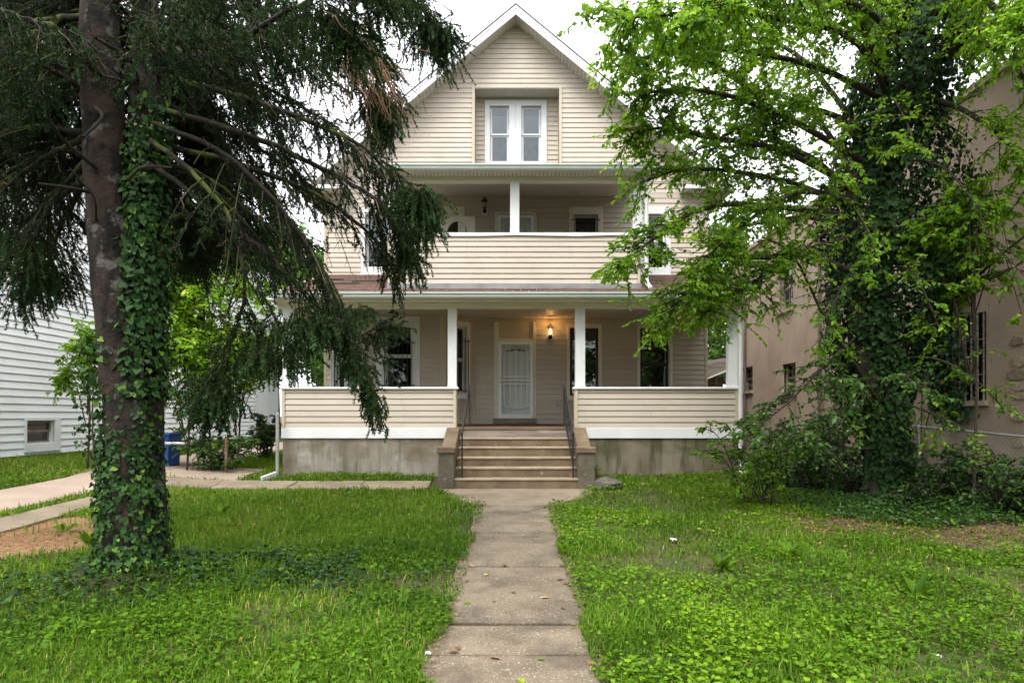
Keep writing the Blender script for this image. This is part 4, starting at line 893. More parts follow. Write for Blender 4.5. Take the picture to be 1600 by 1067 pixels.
for i in range(34):                                           # the higher, unseen crown, which shades the trunk
    z0 = random.uniform(5.3, 9.6); th = i*2.4+random.uniform(-.3, .3); L = ((11.2-z0)*.62+random.uniform(-.3, .4))*(.5 if math.cos(th) > .2 else 1)
    s = np.array((-3.9, 6.25, z0)); d = np.array((math.cos(th), math.sin(th), 0))
    limbs.append((spline([s, s+d*L*.35+(0, 0, -.05*L), s+d*L*.7+(0, 0, -.25*L), s+d*L+(0, 0, -.45*L)], 20), .8, .55, .6))
rust = []
twP, twR, twA, secP, secR, deadP, deadR = [], [], [], [], [], [], []
for li, (cv, amt, spray, dens) in enumerate(limbs):
    n = len(cv); L = np.linalg.norm(np.diff(cv, axis=0), axis=1).sum()
    tubes('branch', cv[None]+np.concatenate([np.zeros((1, 1, 3)), (np.cumsum(rnd(n-1, .012), 0)*.6+rnd(n-1, .005))[None]], 1), (np.linspace(.040, .008, n)*(.62 if li in (6, 7, 11) or li > 27 else .85))[None], 7, m_branch, spruce)
    ns = int(L*10.5*dens)
    for k in range(ns):
        t = .18+.82*(k+random.random())/ns; p0 = at(cv, t); tg = unit(at(cv, min(1, t+.03))-at(cv, t-.03))
        side = unit(np.cross(tg, (0, 0, 1))+1e-6)*(1 if k % 2 else -1)
        ln = (.35+.5*random.random())*(1.0-.85*t)+.12
        dr = unit(side*(.9-.4*t)+tg*(.45+.5*t)+np.array((0, 0, random.uniform(-.45, .12))))
        q = np.array([p0+dr*ln*f+np.array((0, 0, -.45*ln*f*f)) for f in (0, .33, .66, 1)]); secP.append(q); secR.append(np.array((.0085, .0065, .0045, .003)))
        live = random.random() < .18+amt*(.10+t**1.4*1.0)
        m = 7+int(ln*13)
        for j in range(m):
            f = (j+random.random())/m; b0 = at(q, f)
            hl = (spray*random.uniform(.2, 1.0)*(.4+.6*t))*.62+.06
            hd = unit(dr*random.uniform(.1, .9)+rnd(1)[0]*.45+np.array((0, 0, -1.0)))
            if random.random() < .3: hd = unit(dr+rnd(1)[0]*.5)
            e = np.array([b0+hd*hl*g_+np.array((0, 0, -.12*hl*g_*g_)) for g_ in (0, .35, .7, 1)])+np.concatenate([np.zeros((1, 3)), rnd(3, .012*(1+hl))])
            if live or random.random() < .12: twP.append(e); twR.append(np.array((.0042, .0035, .0028, .002))); twA.append((t, amt if dens > .7 else .79))
            elif random.random() < .4: deadP.append(e); deadR.append(np.array((.0042, .0033, .0025, .0015)))
# sprays at limb tips and the two dense hanging clumps low on the right limbs
for (u, v, D, nn_, rad, hang) in ((332, 605, 5.6, 150, .13, .36), (322, 590, 5.6, 50, .2, .24), (585, 618, 5.9, 26, .10, .22), (560, 565, 5.85, 40, .12, .25), (525, 500, 5.75, 60, .18, .2), (470, 500, 5.7, 110, .34, .34), (430, 545, 5.6, 100, .28, .3), (560, 485, 6.2, 60, .18, .16),
                                  (520, 20, 5.2, 40, .14, .5), (555, 60, 5.2, 30, .1, .4), (635, 395, 7.3, 60, .13, .40), (650, 300, 6.6, 60, .14, .5), (605, 150, 7.3, 70, .2, .4), (590, 170, 7.2, 50, .2, .5), (665, 40, 7.8, 80, .22, .5), (700, 45, 7.8, 40, .12, .45), (655, 300, 6.7, 70, .13, .45), (662, 345, 6.7, 60, .1, .35), (560, 60, 6.8, 60, .25, .5), (440, 20, 5.6, 40, .25, .5), (30, 380, 6.4, 90, .4, .5), (70, 420, 6.8, 70, .3, .4), (20, 120, 6, 60, .4, .5), (90, 60, 6, 60, .4, .5), (250, 70, 5.4, 30, .12, .5)):
    c = np.array(P(u, v, D))
    for k in range(nn_):
        o_ = rnd(1)[0]; o_ = o_/np.linalg.norm(o_)*rad*random.random()**.5; o_[2] *= .4
        b0 = c+o_; hd = unit(np.array((o_[0]/rad*.75, o_[1]/rad*.75, -.9))+rnd(1)[0]*.38); hl = hang*random.uniform(.4, 1.0)
        twP.append(np.array([b0+hd*hl*g_*np.array((1.25-.45*g_, 1.25-.45*g_, 1)) for g_ in (0, .35, .7, 1)])+np.concatenate([np.zeros((1, 3)), rnd(3, .025*hl)])+np.array((0, 0, -.18*hl))*np.array((0, .12, .5, 1))[:, None]); twR.append(np.array((.0042, .0035, .0028, .002))); twA.append((1, 1.1))
for k in range(150):                                          # a rust brown dead spray among the green
    c = np.array(P(random.gauss(565, 36), random.gauss(95, 32), random.uniform(6.2, 6.9))); hl = random.uniform(.2, .55); hd = unit(np.array((.35, .05, -1))+rnd(1)[0]*.3)
    rust.append(np.array([c+hd*hl*g_ for g_ in (0, .35, .7, 1)])+np.concatenate([np.zeros((1, 3)), rnd(3, .02)]))
tubes('bare_twigs', rust, np.tile((.006, .0045, .0035, .002), (len(rust), 1)), 3, m_dead, spruce, kind='stuff')
tubes('branchlets', secP, secR, 3, m_branch, spruce, kind='stuff')
tubes('bare_twigs', deadP[::6], deadR[::6], 3, m_dead, spruce, kind='stuff')
dd = [i for i in range(len(deadP)) if i % 6 and i % 2]; tubes('bare_twigs', [deadP[i] for i in dd], [deadR[i] for i in dd], 3, m_twig, spruce, kind='stuff')
tubes('twigs', np.array(twP)[:, [0, 2, 3]], np.array(twR)[:, [0, 2, 3]], 3, m_twig, spruce, kind='stuff')
TP = np.array(twP); TA = np.array(twA); NT = len(TP); tl = np.linalg.norm(np.diff(TP, axis=1), axis=2).sum(1)
per = np.clip((tl*262).astype(int), 14, 120); per = np.where(TA[:, 1] == .79, per//3, per); idx = np.repeat(np.arange(NT), per); f = rng.random(len(idx))*.96+.04
x = f*3; i = np.clip(x.astype(int), 0, 2); fr_ = (x-i)[:, None]
pos = TP[idx, i]*(1-fr_)+TP[idx, i+1]*fr_; tg = unit(TP[idx, i+1]-TP[idx, i])
nd = unit(tg*.55+unit(rnd(len(idx)))*.9); ln = rng.uniform(.020, .037, len(idx)); wd = unit(np.cross(nd, rnd(len(idx))))*(.0062)
co = np.stack([pos-wd, pos+wd, pos+nd*ln[:, None]], 1).reshape(-1, 3)
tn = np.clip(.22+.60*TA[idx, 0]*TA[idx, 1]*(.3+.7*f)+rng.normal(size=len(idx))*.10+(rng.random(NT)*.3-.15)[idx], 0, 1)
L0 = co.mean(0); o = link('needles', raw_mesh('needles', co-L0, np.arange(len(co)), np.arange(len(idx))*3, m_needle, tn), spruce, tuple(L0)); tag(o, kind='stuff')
print('needles', len(idx), 'twigs', NT)
for (a, b_, r) in (((140, 300, 6.0), (60, 287, 5.7), .02), ((150, 262, 6.0), (78, 190, 5.5), .02), ((148, 168, 6.0), (130, 215, 5.4), .022), ((150, 100, 6.1), (88, 100, 5.6), .025), ((200, 280, 6.1), (270, 262, 5.6), .02), ((150, 345, 6.0), (108, 262, 5.7), .012), ((215, 130, 6.1), (150, 60, 5.2), .022), ((215, 120, 6.1), (158, 118, 5.0), .018)):
    c = spline([P(*a), tuple(np.array(P(*a))*.5+np.array(P(*b_))*.5+rnd(1)[0]*.05), P(*b_)], 8); tubes('branch', c[None], np.linspace(r, r*.5, 8)[None], 6, m_branch, spruce)

# ------------------------------------------------------------ ivy
def ivy_on(name, label, curve, radf, hts, count, size, parent_loc, sector=None, stems=6, front=True):
    t = thing(name, label, 'ivy', parent_loc)
    n = len(curve); z = rng.choice(np.linspace(0, 1, 400), count, p=(lambda w_: w_/w_.sum())(np.interp(np.linspace(0, 1, 400), *hts)))
    th = rng.uniform(0, 2*np.pi, count)
    if sector is not None:
        lo, hi = sector(z); th = lo+(hi-lo)*rng.random(count)
    c = at(curve, z); R = np.interp(z, np.linspace(0, 1, len(radf)), radf); out = np.stack([np.cos(th), np.sin(th), np.zeros(count)], -1)
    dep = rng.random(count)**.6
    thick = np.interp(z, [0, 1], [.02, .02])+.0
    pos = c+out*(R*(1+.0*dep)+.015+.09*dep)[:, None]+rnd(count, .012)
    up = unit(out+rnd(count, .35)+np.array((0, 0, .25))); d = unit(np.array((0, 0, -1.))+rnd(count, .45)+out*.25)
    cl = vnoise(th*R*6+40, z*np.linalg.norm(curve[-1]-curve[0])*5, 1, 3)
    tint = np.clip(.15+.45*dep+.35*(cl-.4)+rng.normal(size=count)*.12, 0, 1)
    pale = (rng.random(count) < .07)*rng.uniform(.3, .7, count); gap = vnoise(th*R*9+11, z*np.linalg.norm(curve[-1]-curve[0])*4, 1, 13) > .12
    pos, d, up, sz, tint = pos[gap], d[gap], up[gap], (size*rng.uniform(.4, 1.35, count))[gap], np.clip(tint+pale, 0, 1)[gap]
    m = single_leaves(pos, d, up, sz, tint, T_IVY, m_ivy, t, 300, out[gap][:, 1] < .3) if count > 1000 else np.ones(len(pos), bool)
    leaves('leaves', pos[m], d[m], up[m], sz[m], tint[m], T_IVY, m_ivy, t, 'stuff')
    sp = []
    for k in range(stems):
        a = rng.uniform(0, 2*np.pi) if sector is None else rng.uniform(*[float(np.mean(q)) for q in sector(np.array([.3]))]); zz = np.linspace(.0, random.uniform(.35, .8), 14); cc = at(curve, zz); rr = np.interp(zz, np.linspace(0, 1, len(radf)), radf)+.012
        aa = a+np.cumsum(rng.normal(size=14)*.12); sp.append(cc+np.stack([np.cos(aa)*rr, np.sin(aa)*rr, 0*aa], -1))
    tubes('vine_stem', sp, np.tile(np.linspace(.011, .005, 14), (stems, 1)), 5, m_vine, t)
    return t
both = lambda f: np.array([stA[0]*0+0])
mid = spline([(-3.60, 6.24, bz-.02), P(203, 740, 6.24), P(205, 660, 6.26), P(207, 590, 6.27)], 30)
ivy_on('ivy', 'dark ivy wrapped all round the foot of the spruce trunk', mid, [.25, .20, .175, .165, .155, .14], ([0, .45, .7, 1], [1.6, 1.3, .5, .12]), 4000, .052, (-3.5, 6.2, bz), stems=14)
sB = lambda z: (np.interp(z, [0, .5, 1], [-2.6, -2.2, -1.7]), np.interp(z, [0, 1], [1.2, .9]))
ivy_on('ivy', 'bright topped ivy climbing the right hand stem of the spruce', spline([P(214, 620, 6.26), P(217, 450, 6.30), P(221, 300, 6.36), P(232, 160, 6.4)], 30), [.17, .16, .15, .14, .125], ([0, .5, .85, 1], [1.2, 1.1, .6, .2]), 2600, .06, P(222, 620, 6.3), sector=sB, stems=5)
ivy_on('ivy', 'thin ivy strand up the left side of the spruce trunk', spline([P(150, 720, 6.12), P(152, 600, 6.08), P(160, 520, 6.08)], 20), [.07, .07, .05], ([0, 1], [1, .6]), 260, .055, P(150, 720, 6.12), stems=2)

# ------------------------------------------------------------ broadleaf trees and shrubs
def leafy(parent, curves, mat, nsec, seclen, nleaf, lsize, tpl=T_OVATE, tmin=.2, droop=.25, flat=.5, bark=None, limb_r=(.05, .012), sub=3, tbase=.35, upw=.1, name='branch', woody=True, singles=False):
    """limbs -> side shoots -> twigs with alternate leaves; all leaves one crown part"""
    pos, dr, up, sz, tn, sec, twg = [], [], [], [], [], [], []
    for ci, cv in enumerate(curves):
        L = np.linalg.norm(np.diff(cv, axis=0), axis=1).sum(); ns = max(3, int(nsec*L))
        if woody: tubes(name, cv[None], np.linspace(*limb_r, len(cv))[None], 7, bark or m_bark2, parent)
        for k in range(ns):
            t = tmin+(1-tmin)*(k+random.random())/ns; p0 = at(cv, t); tg = unit(at(cv, min(1, t+.05))-at(cv, max(0, t-.05)))
            r = rnd(1)[0]; r[2] *= flat; d = unit(unit(r)*.9+tg*.6+np.array((0, 0, upw))); ln = seclen*random.uniform(.5, 1.15)*(1.15-.5*t)
            q = np.array([p0+d*ln*f+np.array((0, 0, -droop*ln*f*f)) for f in (0, .33, .66, 1)])+np.concatenate([np.zeros((1, 3)), rnd(3, .02*seclen)]); sec.append(q)
            shoots = [q]
            for j in range(sub):
                f = random.uniform(.25, .95); b0 = at(q, f); r = rnd(1)[0]; r[2] *= flat; d2 = unit(unit(r)+d*.7); l2 = ln*random.uniform(.3, .6)
                e = np.array([b0+d2*l2*g_+np.array((0, 0, -droop*1.3*l2*g_*g_)) for g_ in (0, .33, .66, 1)]); twg.append(e); shoots.append(e)
            ct = random.gauss(0, .13)
            for e in shoots:
                m = max(3, int(nleaf*random.uniform(.7, 1.2))); f = np.linspace(.12, 1, m); p = at(e, f); td = unit(e[3]-e[0])
                s = np.where(np.arange(m) % 2, 1., -1.)[:, None]*unit(np.cross(td, (0, 0, 1))+1e-5)
                dd_ = unit(s*.8+td*.7+rnd(m, .35)+np.array((0, 0, -.35))); pos.append(p); dr.append(dd_); up.append(unit(np.array((0, 0, 1.))+rnd(m, .45)))
                sz.append(lsize*rng.uniform(.55, 1.2, m)); tn.append(np.clip(tbase+ct+rng.normal(size=m)*.2, 0, 1))
    if twg: tubes('twigs', twg, np.tile((.0045, .0035, .0025, .0015), (len(twg), 1)), 3, bark or m_bark2, parent, kind='stuff')
    tubes('shoots', sec, np.tile((.010, .007, .005, .003), (len(sec), 1)), 4, bark or m_bark2, parent, kind='stuff')
    pos = np.concatenate(pos)
    dr, up, sz, tn = [np.concatenate(a) for a in (dr, up, sz, tn)]; m = np.ones(len(pos), bool)
    if singles: m = single_leaves(pos, dr, up, sz, tn, tpl, mat, parent)
    leaves('leaves', pos[m], dr[m], up[m], sz[m], tn[m], tpl, mat, parent, 'stuff')
    return len(pos)
tx, ty = X(1385, 10.7), 10.7; tz = g1(tx, ty)
rt = thing('leafy_tree', 'tall bright green tree with an ivy smothered trunk leaning over the right lawn', 'tree', (tx, ty, tz))
tr = spline([(tx, ty, tz-.2), P(1378, 690, 10.6), P(1370, 560, 10.5), P(1372, 420, 10.5), P(1385, 280, 10.5), P(1415, 150, 10.5), P(1445, 20, 10.5), P(1470, -150, 10.5), P(1480, -400, 10.4)], 40)
tubes('trunk', tr[None], (np.interp(np.linspace(0, 1, 40), [0, .08, .3, 1], [.40, .27, .22, .07]))[None], 14, m_bark2, rt)
tubes('trunk', spline([(tx-.05, ty-.05, tz-.1), P(1395, 650, 10.45), P(1345, 560, 10.3), P(1335, 420, 10.2), P(1330, 300, 10.1)], 24)[None], np.linspace(.2, .09, 24)[None], 10, m_bark2, rt)
BR = [
 [(1330,300,10.2),(1270,248,9.8),(1215,220,9.3),(1205,175,9.0),(1130,110,8.8),(1040,60,8.6),(975,25,8.5)],
 [(1385,160,10.4),(1290,110,9.6),(1190,85,9.0),(1080,75,8.5),(1010,90,8.3),(965,105,8.2)],
 [(1330,290,10.2),(1220,235,9.3),(1110,215,8.9),(1040,200,8.6),(985,210,8.5)],
 [(1335,340,10.2),(1230,325,9.4),(1130,320,9.0),(1060,345,8.7),(1000,390,8.5),(965,420,8.4)],
 [(1335,370,10.2),(1220,400,9.0),(1130,405,8.8),(1080,450,8.7),(1040,500,8.6)],
 [(1345,430,10.2),(1250,400,9.4),(1180,440,9.0),(1130,470,8.9),(1100,490,8.8)],
 [(1345,250,10.3),(1240,190,9.2),(1140,150,8.7),(1050,140,8.4),(1000,150,8.3)],
 [(1340,330,10.2),(1250,290,9.6),(1160,270,9.3),(1070,265,8.9),(1000,285,8.8)],
 [(1400,150,10.4),(1330,60,9.2),(1220,30,8.4),(1110,20,7.8),(1020,25,7.4),(960,30,7.2)],
 [(1420,100,10.4),(1360,20,9.0),(1260,-10,8.0),(1130,-20,7.3)],
 [(1400,200,10.4),(1360,80,9.6),(1310,-40,9.0),(1280,-160,8.6)],
 [(1430,120,10.4),(1500,70,9.4),(1570,20,8.6),(1640,-20,8.0)],
 [(1440,60,10.4),(1500,-20,8.8),(1560,20,7.6),(1610,60,6.9)],
 [(1350,300,10.3),(1270,180,10.6),(1180,140,11.2),(1090,150,11.6)],
 [(1370,240,10.5),(1250,90,11.2),(1150,60,11.8),(1080,100,12.2)],
 [(1340,360,10.3),(1260,340,10.8),(1180,350,11.2),(1100,370,11.5)],
 [(1440,60,10.4),(1520,60,10.0),(1590,110,9.6),(1640,170,9.3)],
 [(1430,150,10.4),(1500,170,9.6),(1570,220,9.0),(1620,280,8.6)],
 [(1400,60,10.4),(1440,-30,9.2),(1480,-90,8.2),(1560,-120,7.4)],
 [(1420,40,10.4),(1350,-10,9.0),(1240,-40,7.8),(1150,-10,7.0),(1080,40,6.7)],
 [(1350,200,10.3),(1260,170,9.8),(1160,200,9.5),(1080,240,9.3)],
 [(1345,320,10.2),(1250,300,9.0),(1150,360,8.6),(1090,420,8.4)],
 [(1400,120,10.4),(1250,-60,9.4),(1100,-100,8.8),(960,-60,8.4)],
 [(1440,0,10.4),(1400,-200,9.4),(1300,-320,8.8),(1180,-360,8.4)],
 [(1450,0,10.4),(1560,-60,9.6),(1680,-80,9.0),(1800,-60,8.6)],
 [(1460,-40,10.4),(1560,-150,8.6),(1680,-220,7.4)],
 [(1450,80,10.4),(1560,40,10.6),(1680,60,10.9)],
 [(1460,-60,10.4),(1560,-200,9.4),(1640,-260,8.8)],
 [(1470,-150,10.4),(1460,-350,9.8),(1400,-480,9.6)],
]
curves = [spline([P(*q) for q in c], 18) for c in BR]
n1 = leafy(rt, curves, m_leaf, 13, .66, 11, .066, droop=.22, flat=.55, limb_r=(.05, .010), sub=4, tbase=.42, singles=True)
lowl = [spline([P(*q) for q in c], 14) for c in (
 [(1375,650,10.5),(1340,605,9.8),(1310,590,9.3),(1285,600,9.1)],
 [(1375,640,10.5),(1390,600,9.7),(1415,590,9.3),(1440,605,9.1)],
 [(1370,600,10.5),(1330,640,9.6),(1290,660,9.3),(1260,690,9.2)],
 [(1380,700,10.6),(1330,700,9.9),(1280,690,9.7),(1230,700,9.6)],
 [(1345,520,10.2),(1290,570,9.6),(1230,630,9.3),(1180,670,9.2)],
)]
leafy(rt, lowl, m_leafd, 8.5, .62, 8, .08, limb_r=(.022, .007), sub=3, tbase=.55)
front = [spline([P(*q) for q in c], 12) for c in ([(1360,200,10.3),(1330,190,9.3),(1310,230,8.6),(1300,270,8.3)], [(1390,150,10.3),(1400,160,9.2),(1420,200,8.6),(1430,240,8.3)], [(1350,330,10.2),(1340,330,9.2),(1360,370,8.7),(1370,420,8.5)], [(1350,430,10.2),(1320,440,9.3),(1300,490,8.9),(1290,540,8.7)],
 [(1380,420,10.3),(1420,420,9.3),(1450,470,8.8),(1470,520,8.6)], [(1350,260,10.2),(1310,300,9.2),(1270,350,8.8),(1250,400,8.6)], [(1420,250,10.3),(1470,260,9.4),(1510,300,8.9),(1540,350,8.6)], [(1420,350,10.3),(1490,340,9.5),(1550,380,9.0),(1600,430,8.7)], [(1400,560,10.4),(1460,560,9.7),(1520,590,9.3),(1570,640,9.1)], [(1390,620,10.4),(1440,640,9.7),(1490,660,9.4),(1540,700,9.2)],
 [(1330,330,10.2),(1240,400,9.2),(1160,430,8.9),(1100,455,8.7),(1040,475,8.6)])]
leafy(rt, front, m_leaf, 5.5, .6, 8, .078, limb_r=(.02, .006), sub=2, tbase=.40)
bare = [spline([P(*q) for q in c], 14) for c in ([(1430,480,10.3),(1500,455,9.8),(1560,430,9.2),(1640,385,8.6)], [(1420,540,10.3),(1480,480,9.9),(1540,420,9.3),(1600,370,8.8),(1650,340,8.5)], [(1380,640,10.4),(1330,560,9.6),(1290,500,9.2),(1240,400,9.0),(1190,370,8.9)])]
leafy(rt, bare, m_leaf, 2.6, .55, 7, .08, limb_r=(.032, .010), sub=1)
print('tree leaves', n1)
radI = [.38, .36, .50, .80, 1.0, .90, .85, .80, .78, .66]
itr = spline([(tx, ty, tz-.05), P(1378, 690, 10.6), P(1372, 560, 10.5), P(1370, 420, 10.5), P(1375, 280, 10.5), P(1410, 150, 10.5), P(1440, 20, 10.5), P(1465, -120, 10.5)], 40)
def shaggy(name, label, curve, rad, count, size, loc, mat=m_ivy, thick=.28, stems=4):
    t = thing(name, label, 'ivy', loc); z = rng.random(count); th = rng.uniform(0, 2*np.pi, count); c = at(curve, z)
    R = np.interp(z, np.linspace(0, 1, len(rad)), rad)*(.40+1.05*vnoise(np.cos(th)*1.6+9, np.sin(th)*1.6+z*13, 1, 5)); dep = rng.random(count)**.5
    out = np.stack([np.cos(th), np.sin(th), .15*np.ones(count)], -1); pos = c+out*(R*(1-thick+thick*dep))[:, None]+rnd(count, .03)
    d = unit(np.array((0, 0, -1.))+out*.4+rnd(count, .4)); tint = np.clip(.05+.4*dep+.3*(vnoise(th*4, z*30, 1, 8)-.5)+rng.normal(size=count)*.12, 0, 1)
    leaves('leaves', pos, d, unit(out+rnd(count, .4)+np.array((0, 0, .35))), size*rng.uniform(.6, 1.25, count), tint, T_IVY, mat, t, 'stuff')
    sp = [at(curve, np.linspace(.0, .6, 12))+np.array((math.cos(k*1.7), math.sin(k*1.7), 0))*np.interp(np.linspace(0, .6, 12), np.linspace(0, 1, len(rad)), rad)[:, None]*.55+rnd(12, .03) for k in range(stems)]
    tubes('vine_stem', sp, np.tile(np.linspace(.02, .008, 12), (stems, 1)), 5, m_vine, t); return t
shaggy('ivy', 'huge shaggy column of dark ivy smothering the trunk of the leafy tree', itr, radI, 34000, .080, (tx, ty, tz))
# ivy on the stucco wall round the barred window
t = thing('ivy', 'dark ivy hanging on the stucco wall around the barred window', 'ivy', (SX-.1, 12.6, 3)); n = 5200
yy = np.clip(rng.normal(size=n)*.42+12.4, 11.3, 13.6); zz = rng.uniform(1.5, 5.6, n); k = vnoise(yy, zz, 2.2, 4) > (.30+.25*sstep((2.6-zz)/1.2)); yy, zz = yy[k], zz[k]; n = len(yy)
dep = rng.random(n); pos = np.stack([SX-.06-.30*dep*vnoise(yy, zz, 1.2, 6), yy, zz], -1)
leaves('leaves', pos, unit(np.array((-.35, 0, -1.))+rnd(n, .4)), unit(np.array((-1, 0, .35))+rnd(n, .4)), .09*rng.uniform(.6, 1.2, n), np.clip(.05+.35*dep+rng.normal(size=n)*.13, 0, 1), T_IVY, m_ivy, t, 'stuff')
tubes('vine_stem', [spline([(SX-.04, 12.75, g1(SX-.1, 12.7)), (SX-.05, 12.85, 1.2), (SX-.05, 12.6, 2.2), (SX-.06, 12.7, 4.6)], 14), spline([(SX-.04, 12.9, g1(SX-.1, 12.7)), (SX-.05, 12.95, 1.6), (SX-.05, 12.8, 3.2)], 14)], np.tile(np.linspace(.02, .009, 14), (2, 1)), 5, m_vine, t)

def shrub(label, D, u, v, wid, hgt, count, lsize, mat, tbase, tpl=T_OVATE, cat='shrub', name='shrub', dens=1., trunk=None, seclen=None):
    x, y = X(u, D), D; z = g1(x, y); t = thing(name, label, cat, (x, y, z)); cs = []
    for k in range(count):
        a = random.uniform(0, 6.28); r = wid*random.uniform(.25, .95); h = hgt*random.uniform(.45, 1.0)
        if trunk: p0 = np.array((x+random.uniform(-.05, .05), y, z+hgt*random.uniform(*trunk))); h = max(h, p0[2]-z+.1)
        else: p0 = np.array((x+random.uniform(-.3, .3)*wid, y+random.uniform(-.3, .3)*wid, z-.03))
        e = np.array((x+math.cos(a)*r, y+math.sin(a)*r*.8, z+h)); m = p0*.45+e*.55+np.array((0, 0, .2*hgt)); cs.append(spline([p0, m, e], 10))
    if trunk: tubes('trunk', spline([(x, y, z-.1), (x+.05, y, z+hgt*.4), (x, y, z+hgt*.8)], 12)[None], np.linspace(.024, .012, 12)[None], 7, m_bark2, t)
    leafy(t, cs, mat, 8*dens, seclen or wid*.42, 7, lsize, tpl=tpl, tmin=.2 if trunk else .02, limb_r=(.011, .004), sub=2, tbase=tbase, droop=.3)
    return t
# the undergrowth in front of the stucco building
shrub('loose bright shrub arching in front of the right downspout', 10.2, 1190, 742, .95, 1.3, 14, .075, m_leaf, .35, dens=.75)
shrub('dark bush under the fence between downspout and ivy trunk', 11.8, 1262, 738, 1.15, 1.35, 18, .07, m_leafd, .42, dens=1.)
shrub('dark loose shrub just left of the ivy trunk foot', 11.3, 1322, 745, .6, .95, 10, .065, m_leafd, .2, dens=.7)
shrub('dark leafy shrub at the foot of the stucco wall', 10.1, 1490, 775, 1.0, .95, 18, .07, m_leafd, .32)
shrub('low dark shrub at the right edge of the lawn', 9.2, 1580, 795, .95, .95, 18, .07, m_leafd, .36)
shrub('low ferny bush beside the ivy trunk', 9.8, 1425, 780, .7, .5, 14, .055, m_leafd, .25)
shrub('weedy shrub hugging the porch corner downspout', 12.6, 1195, 742, .75, 1.0, 14, .065, m_leafd, .45)
n = 26000; x = rng.uniform(4.3, 7.95, n); y = rng.uniform(8.6, 13.3, n); hgt_ = .06+.42*sstep((x-4.6)/2.2)*sstep((y-8.4)/1.6)*(.35+.9*vnoise(x, y, 1.4, 91)); k = (vnoise(x, y, 1.1, 92) > .22+.35*(y < 9.3)) & (x > 4.2+.5*vnoise(x, y, .8, 93)) & ((x-tx)**2+(y-ty)**2 > .1); x, y, hgt_ = x[k], y[k], hgt_[k]; n = len(x)
leaves('undergrowth', np.stack([x, y, gz(x, y)+.01+hgt_*rng.random(n)**.7], -1), unit(rnd(n)*np.array((1, 1, .4))), unit(np.array((0, 0, 1.))+rnd(n, .5)), rng.uniform(.03, .075, n), np.clip(.38+.4*(vnoise(x, y, 1.7, 94)-.5)+rng.normal(size=n)*.17, 0, 1), T_OVATE, m_leafd, None, 'stuff')
tag(bpy.data.objects['undergrowth'], 'dark weedy undergrowth below the ivy trunk and along the fence', 'undergrowth')
shrub('thin sapling with pale leaves before the stucco wall', 9.4, 1520, 770, .95, 4.6, 17, .105, m_leaf, .42, trunk=(.35, .9), name='sapling', cat='sapling', dens=.45, seclen=.45)
# left: saplings and bushes before the white house
shrub('bright green sapling in front of the white house behind the blue bin', 14.6, 318, 735, 1.9, 5.0, 34, .12, m_leaf, .56, trunk=(.2, .85), name='sapling', cat='sapling', seclen=.75)
shrub('leafy young tree with pale foliage in the gap left of the gate post', 16.5, 372, 728, 1.3, 3.4, 24, .11, m_leaf, .5, trunk=(.1, .7), name='sapling', cat='sapling', seclen=.6)
shrub('wide low bright sapling against the white siding right of the spruce', 13.6, 292, 740, 1.0, 2.9, 20, .105, m_leaf, .5, trunk=(.15, .8), name='sapling', cat='sapling', seclen=.5)
shrub('small green sapling by the basement window', 13.0, 136, 745, .75, 2.7, 14, .10, m_leaf, .4, trunk=(.3, .85), name='sapling', cat='sapling', seclen=.4)
shrub('rounded green bush behind the gate post', 17.0, 415, 700, .55, 1.2, 16, .08, m_leafd, .45)
shrub('bush with reddish stems beside the blue bin', 13.9, 335, 745, .95, .75, 20, .07, m_leafd, .42)
shrub('green sprig bush left of the blue bin', 14.4, 262, 740, .5, .9, 8, .08, m_leaf, .3)
# ------------------------------------------------------------ trees beyond
def bgtree_proto(h, r, nl, ls, seed):
    """returns trunk and leaf meshes round the origin"""
    g = np.random.default_rng(seed); cl = int(46); th = g.uniform(0, 6.28, cl); hh = g.uniform(.28, 1.0, cl); rr = r*np.sqrt(g.random(cl))*np.interp(hh, [.28, .5, .8, 1], [.7, 1, .75, .25])
    c = np.stack([np.cos(th)*rr, np.sin(th)*rr, hh*h], -1); cs = r*.30*g.uniform(.6, 1.25, cl)
    k = g.integers(0, cl, nl); o = g.normal(size=(nl, 3)); o = o/np.linalg.norm(o, axis=1, keepdims=True)*(g.random(nl)**.45)[:, None]; o[:, 2] *= .7
    pos = c[k]+o*cs[k][:, None]; tint = np.clip(.4+g.normal(size=cl)[k]*.14+g.normal(size=nl)*.16, 0, 1)
    tv, tf = T_DIAM; d = unit(g.normal(size=(nl, 3))+np.array((0, 0, -.5))); up = unit(g.normal(size=(nl, 3))*.6+np.array((0, 0, 1))); y = d; x = unit(np.cross(y, up)); z = np.cross(x, y); s = ls*g.uniform(.6, 1.3, nl)
    co = (pos[:, None]+s[:, None, None]*(tv[None, :, 0, None]*1.3*x[:, None]+tv[None, :, 1, None]*y[:, None]+tv[None, :, 2, None]*z[:, None])).reshape(-1, 3)
    lp = ((np.arange(nl)*4)[:, None]+np.array([0, 2, 1, 0, 3, 2])[None]).ravel(); me = raw_mesh('leaves', co, lp, np.arange(nl*2)*3, m_bgleaf, np.repeat(tint, 2))
    mb = MB(); mb.tube([(0, 0, -.3), (.1, .05, h*.3), (-.05, 0, h*.6), (0, .1, h*.9)], [h*.03, h*.024, h*.016, h*.005], 9)
    for q in range(9):
        e = c[q*4]; mb.tube([(0, 0, h*.25+.04*q*h), tuple(e*.55+np.array((0, 0, h*.12))), tuple(e)], [h*.011, h*.007, h*.003], 6)
    return mb.mesh('trunk', m_bark2, smooth=True), me
protos = [bgtree_proto(9, 3.3, 9000, .24, 3), bgtree_proto(11, 4.0, 12000, .25, 5), bgtree_proto(7, 2.8, 7000, .22, 8)]
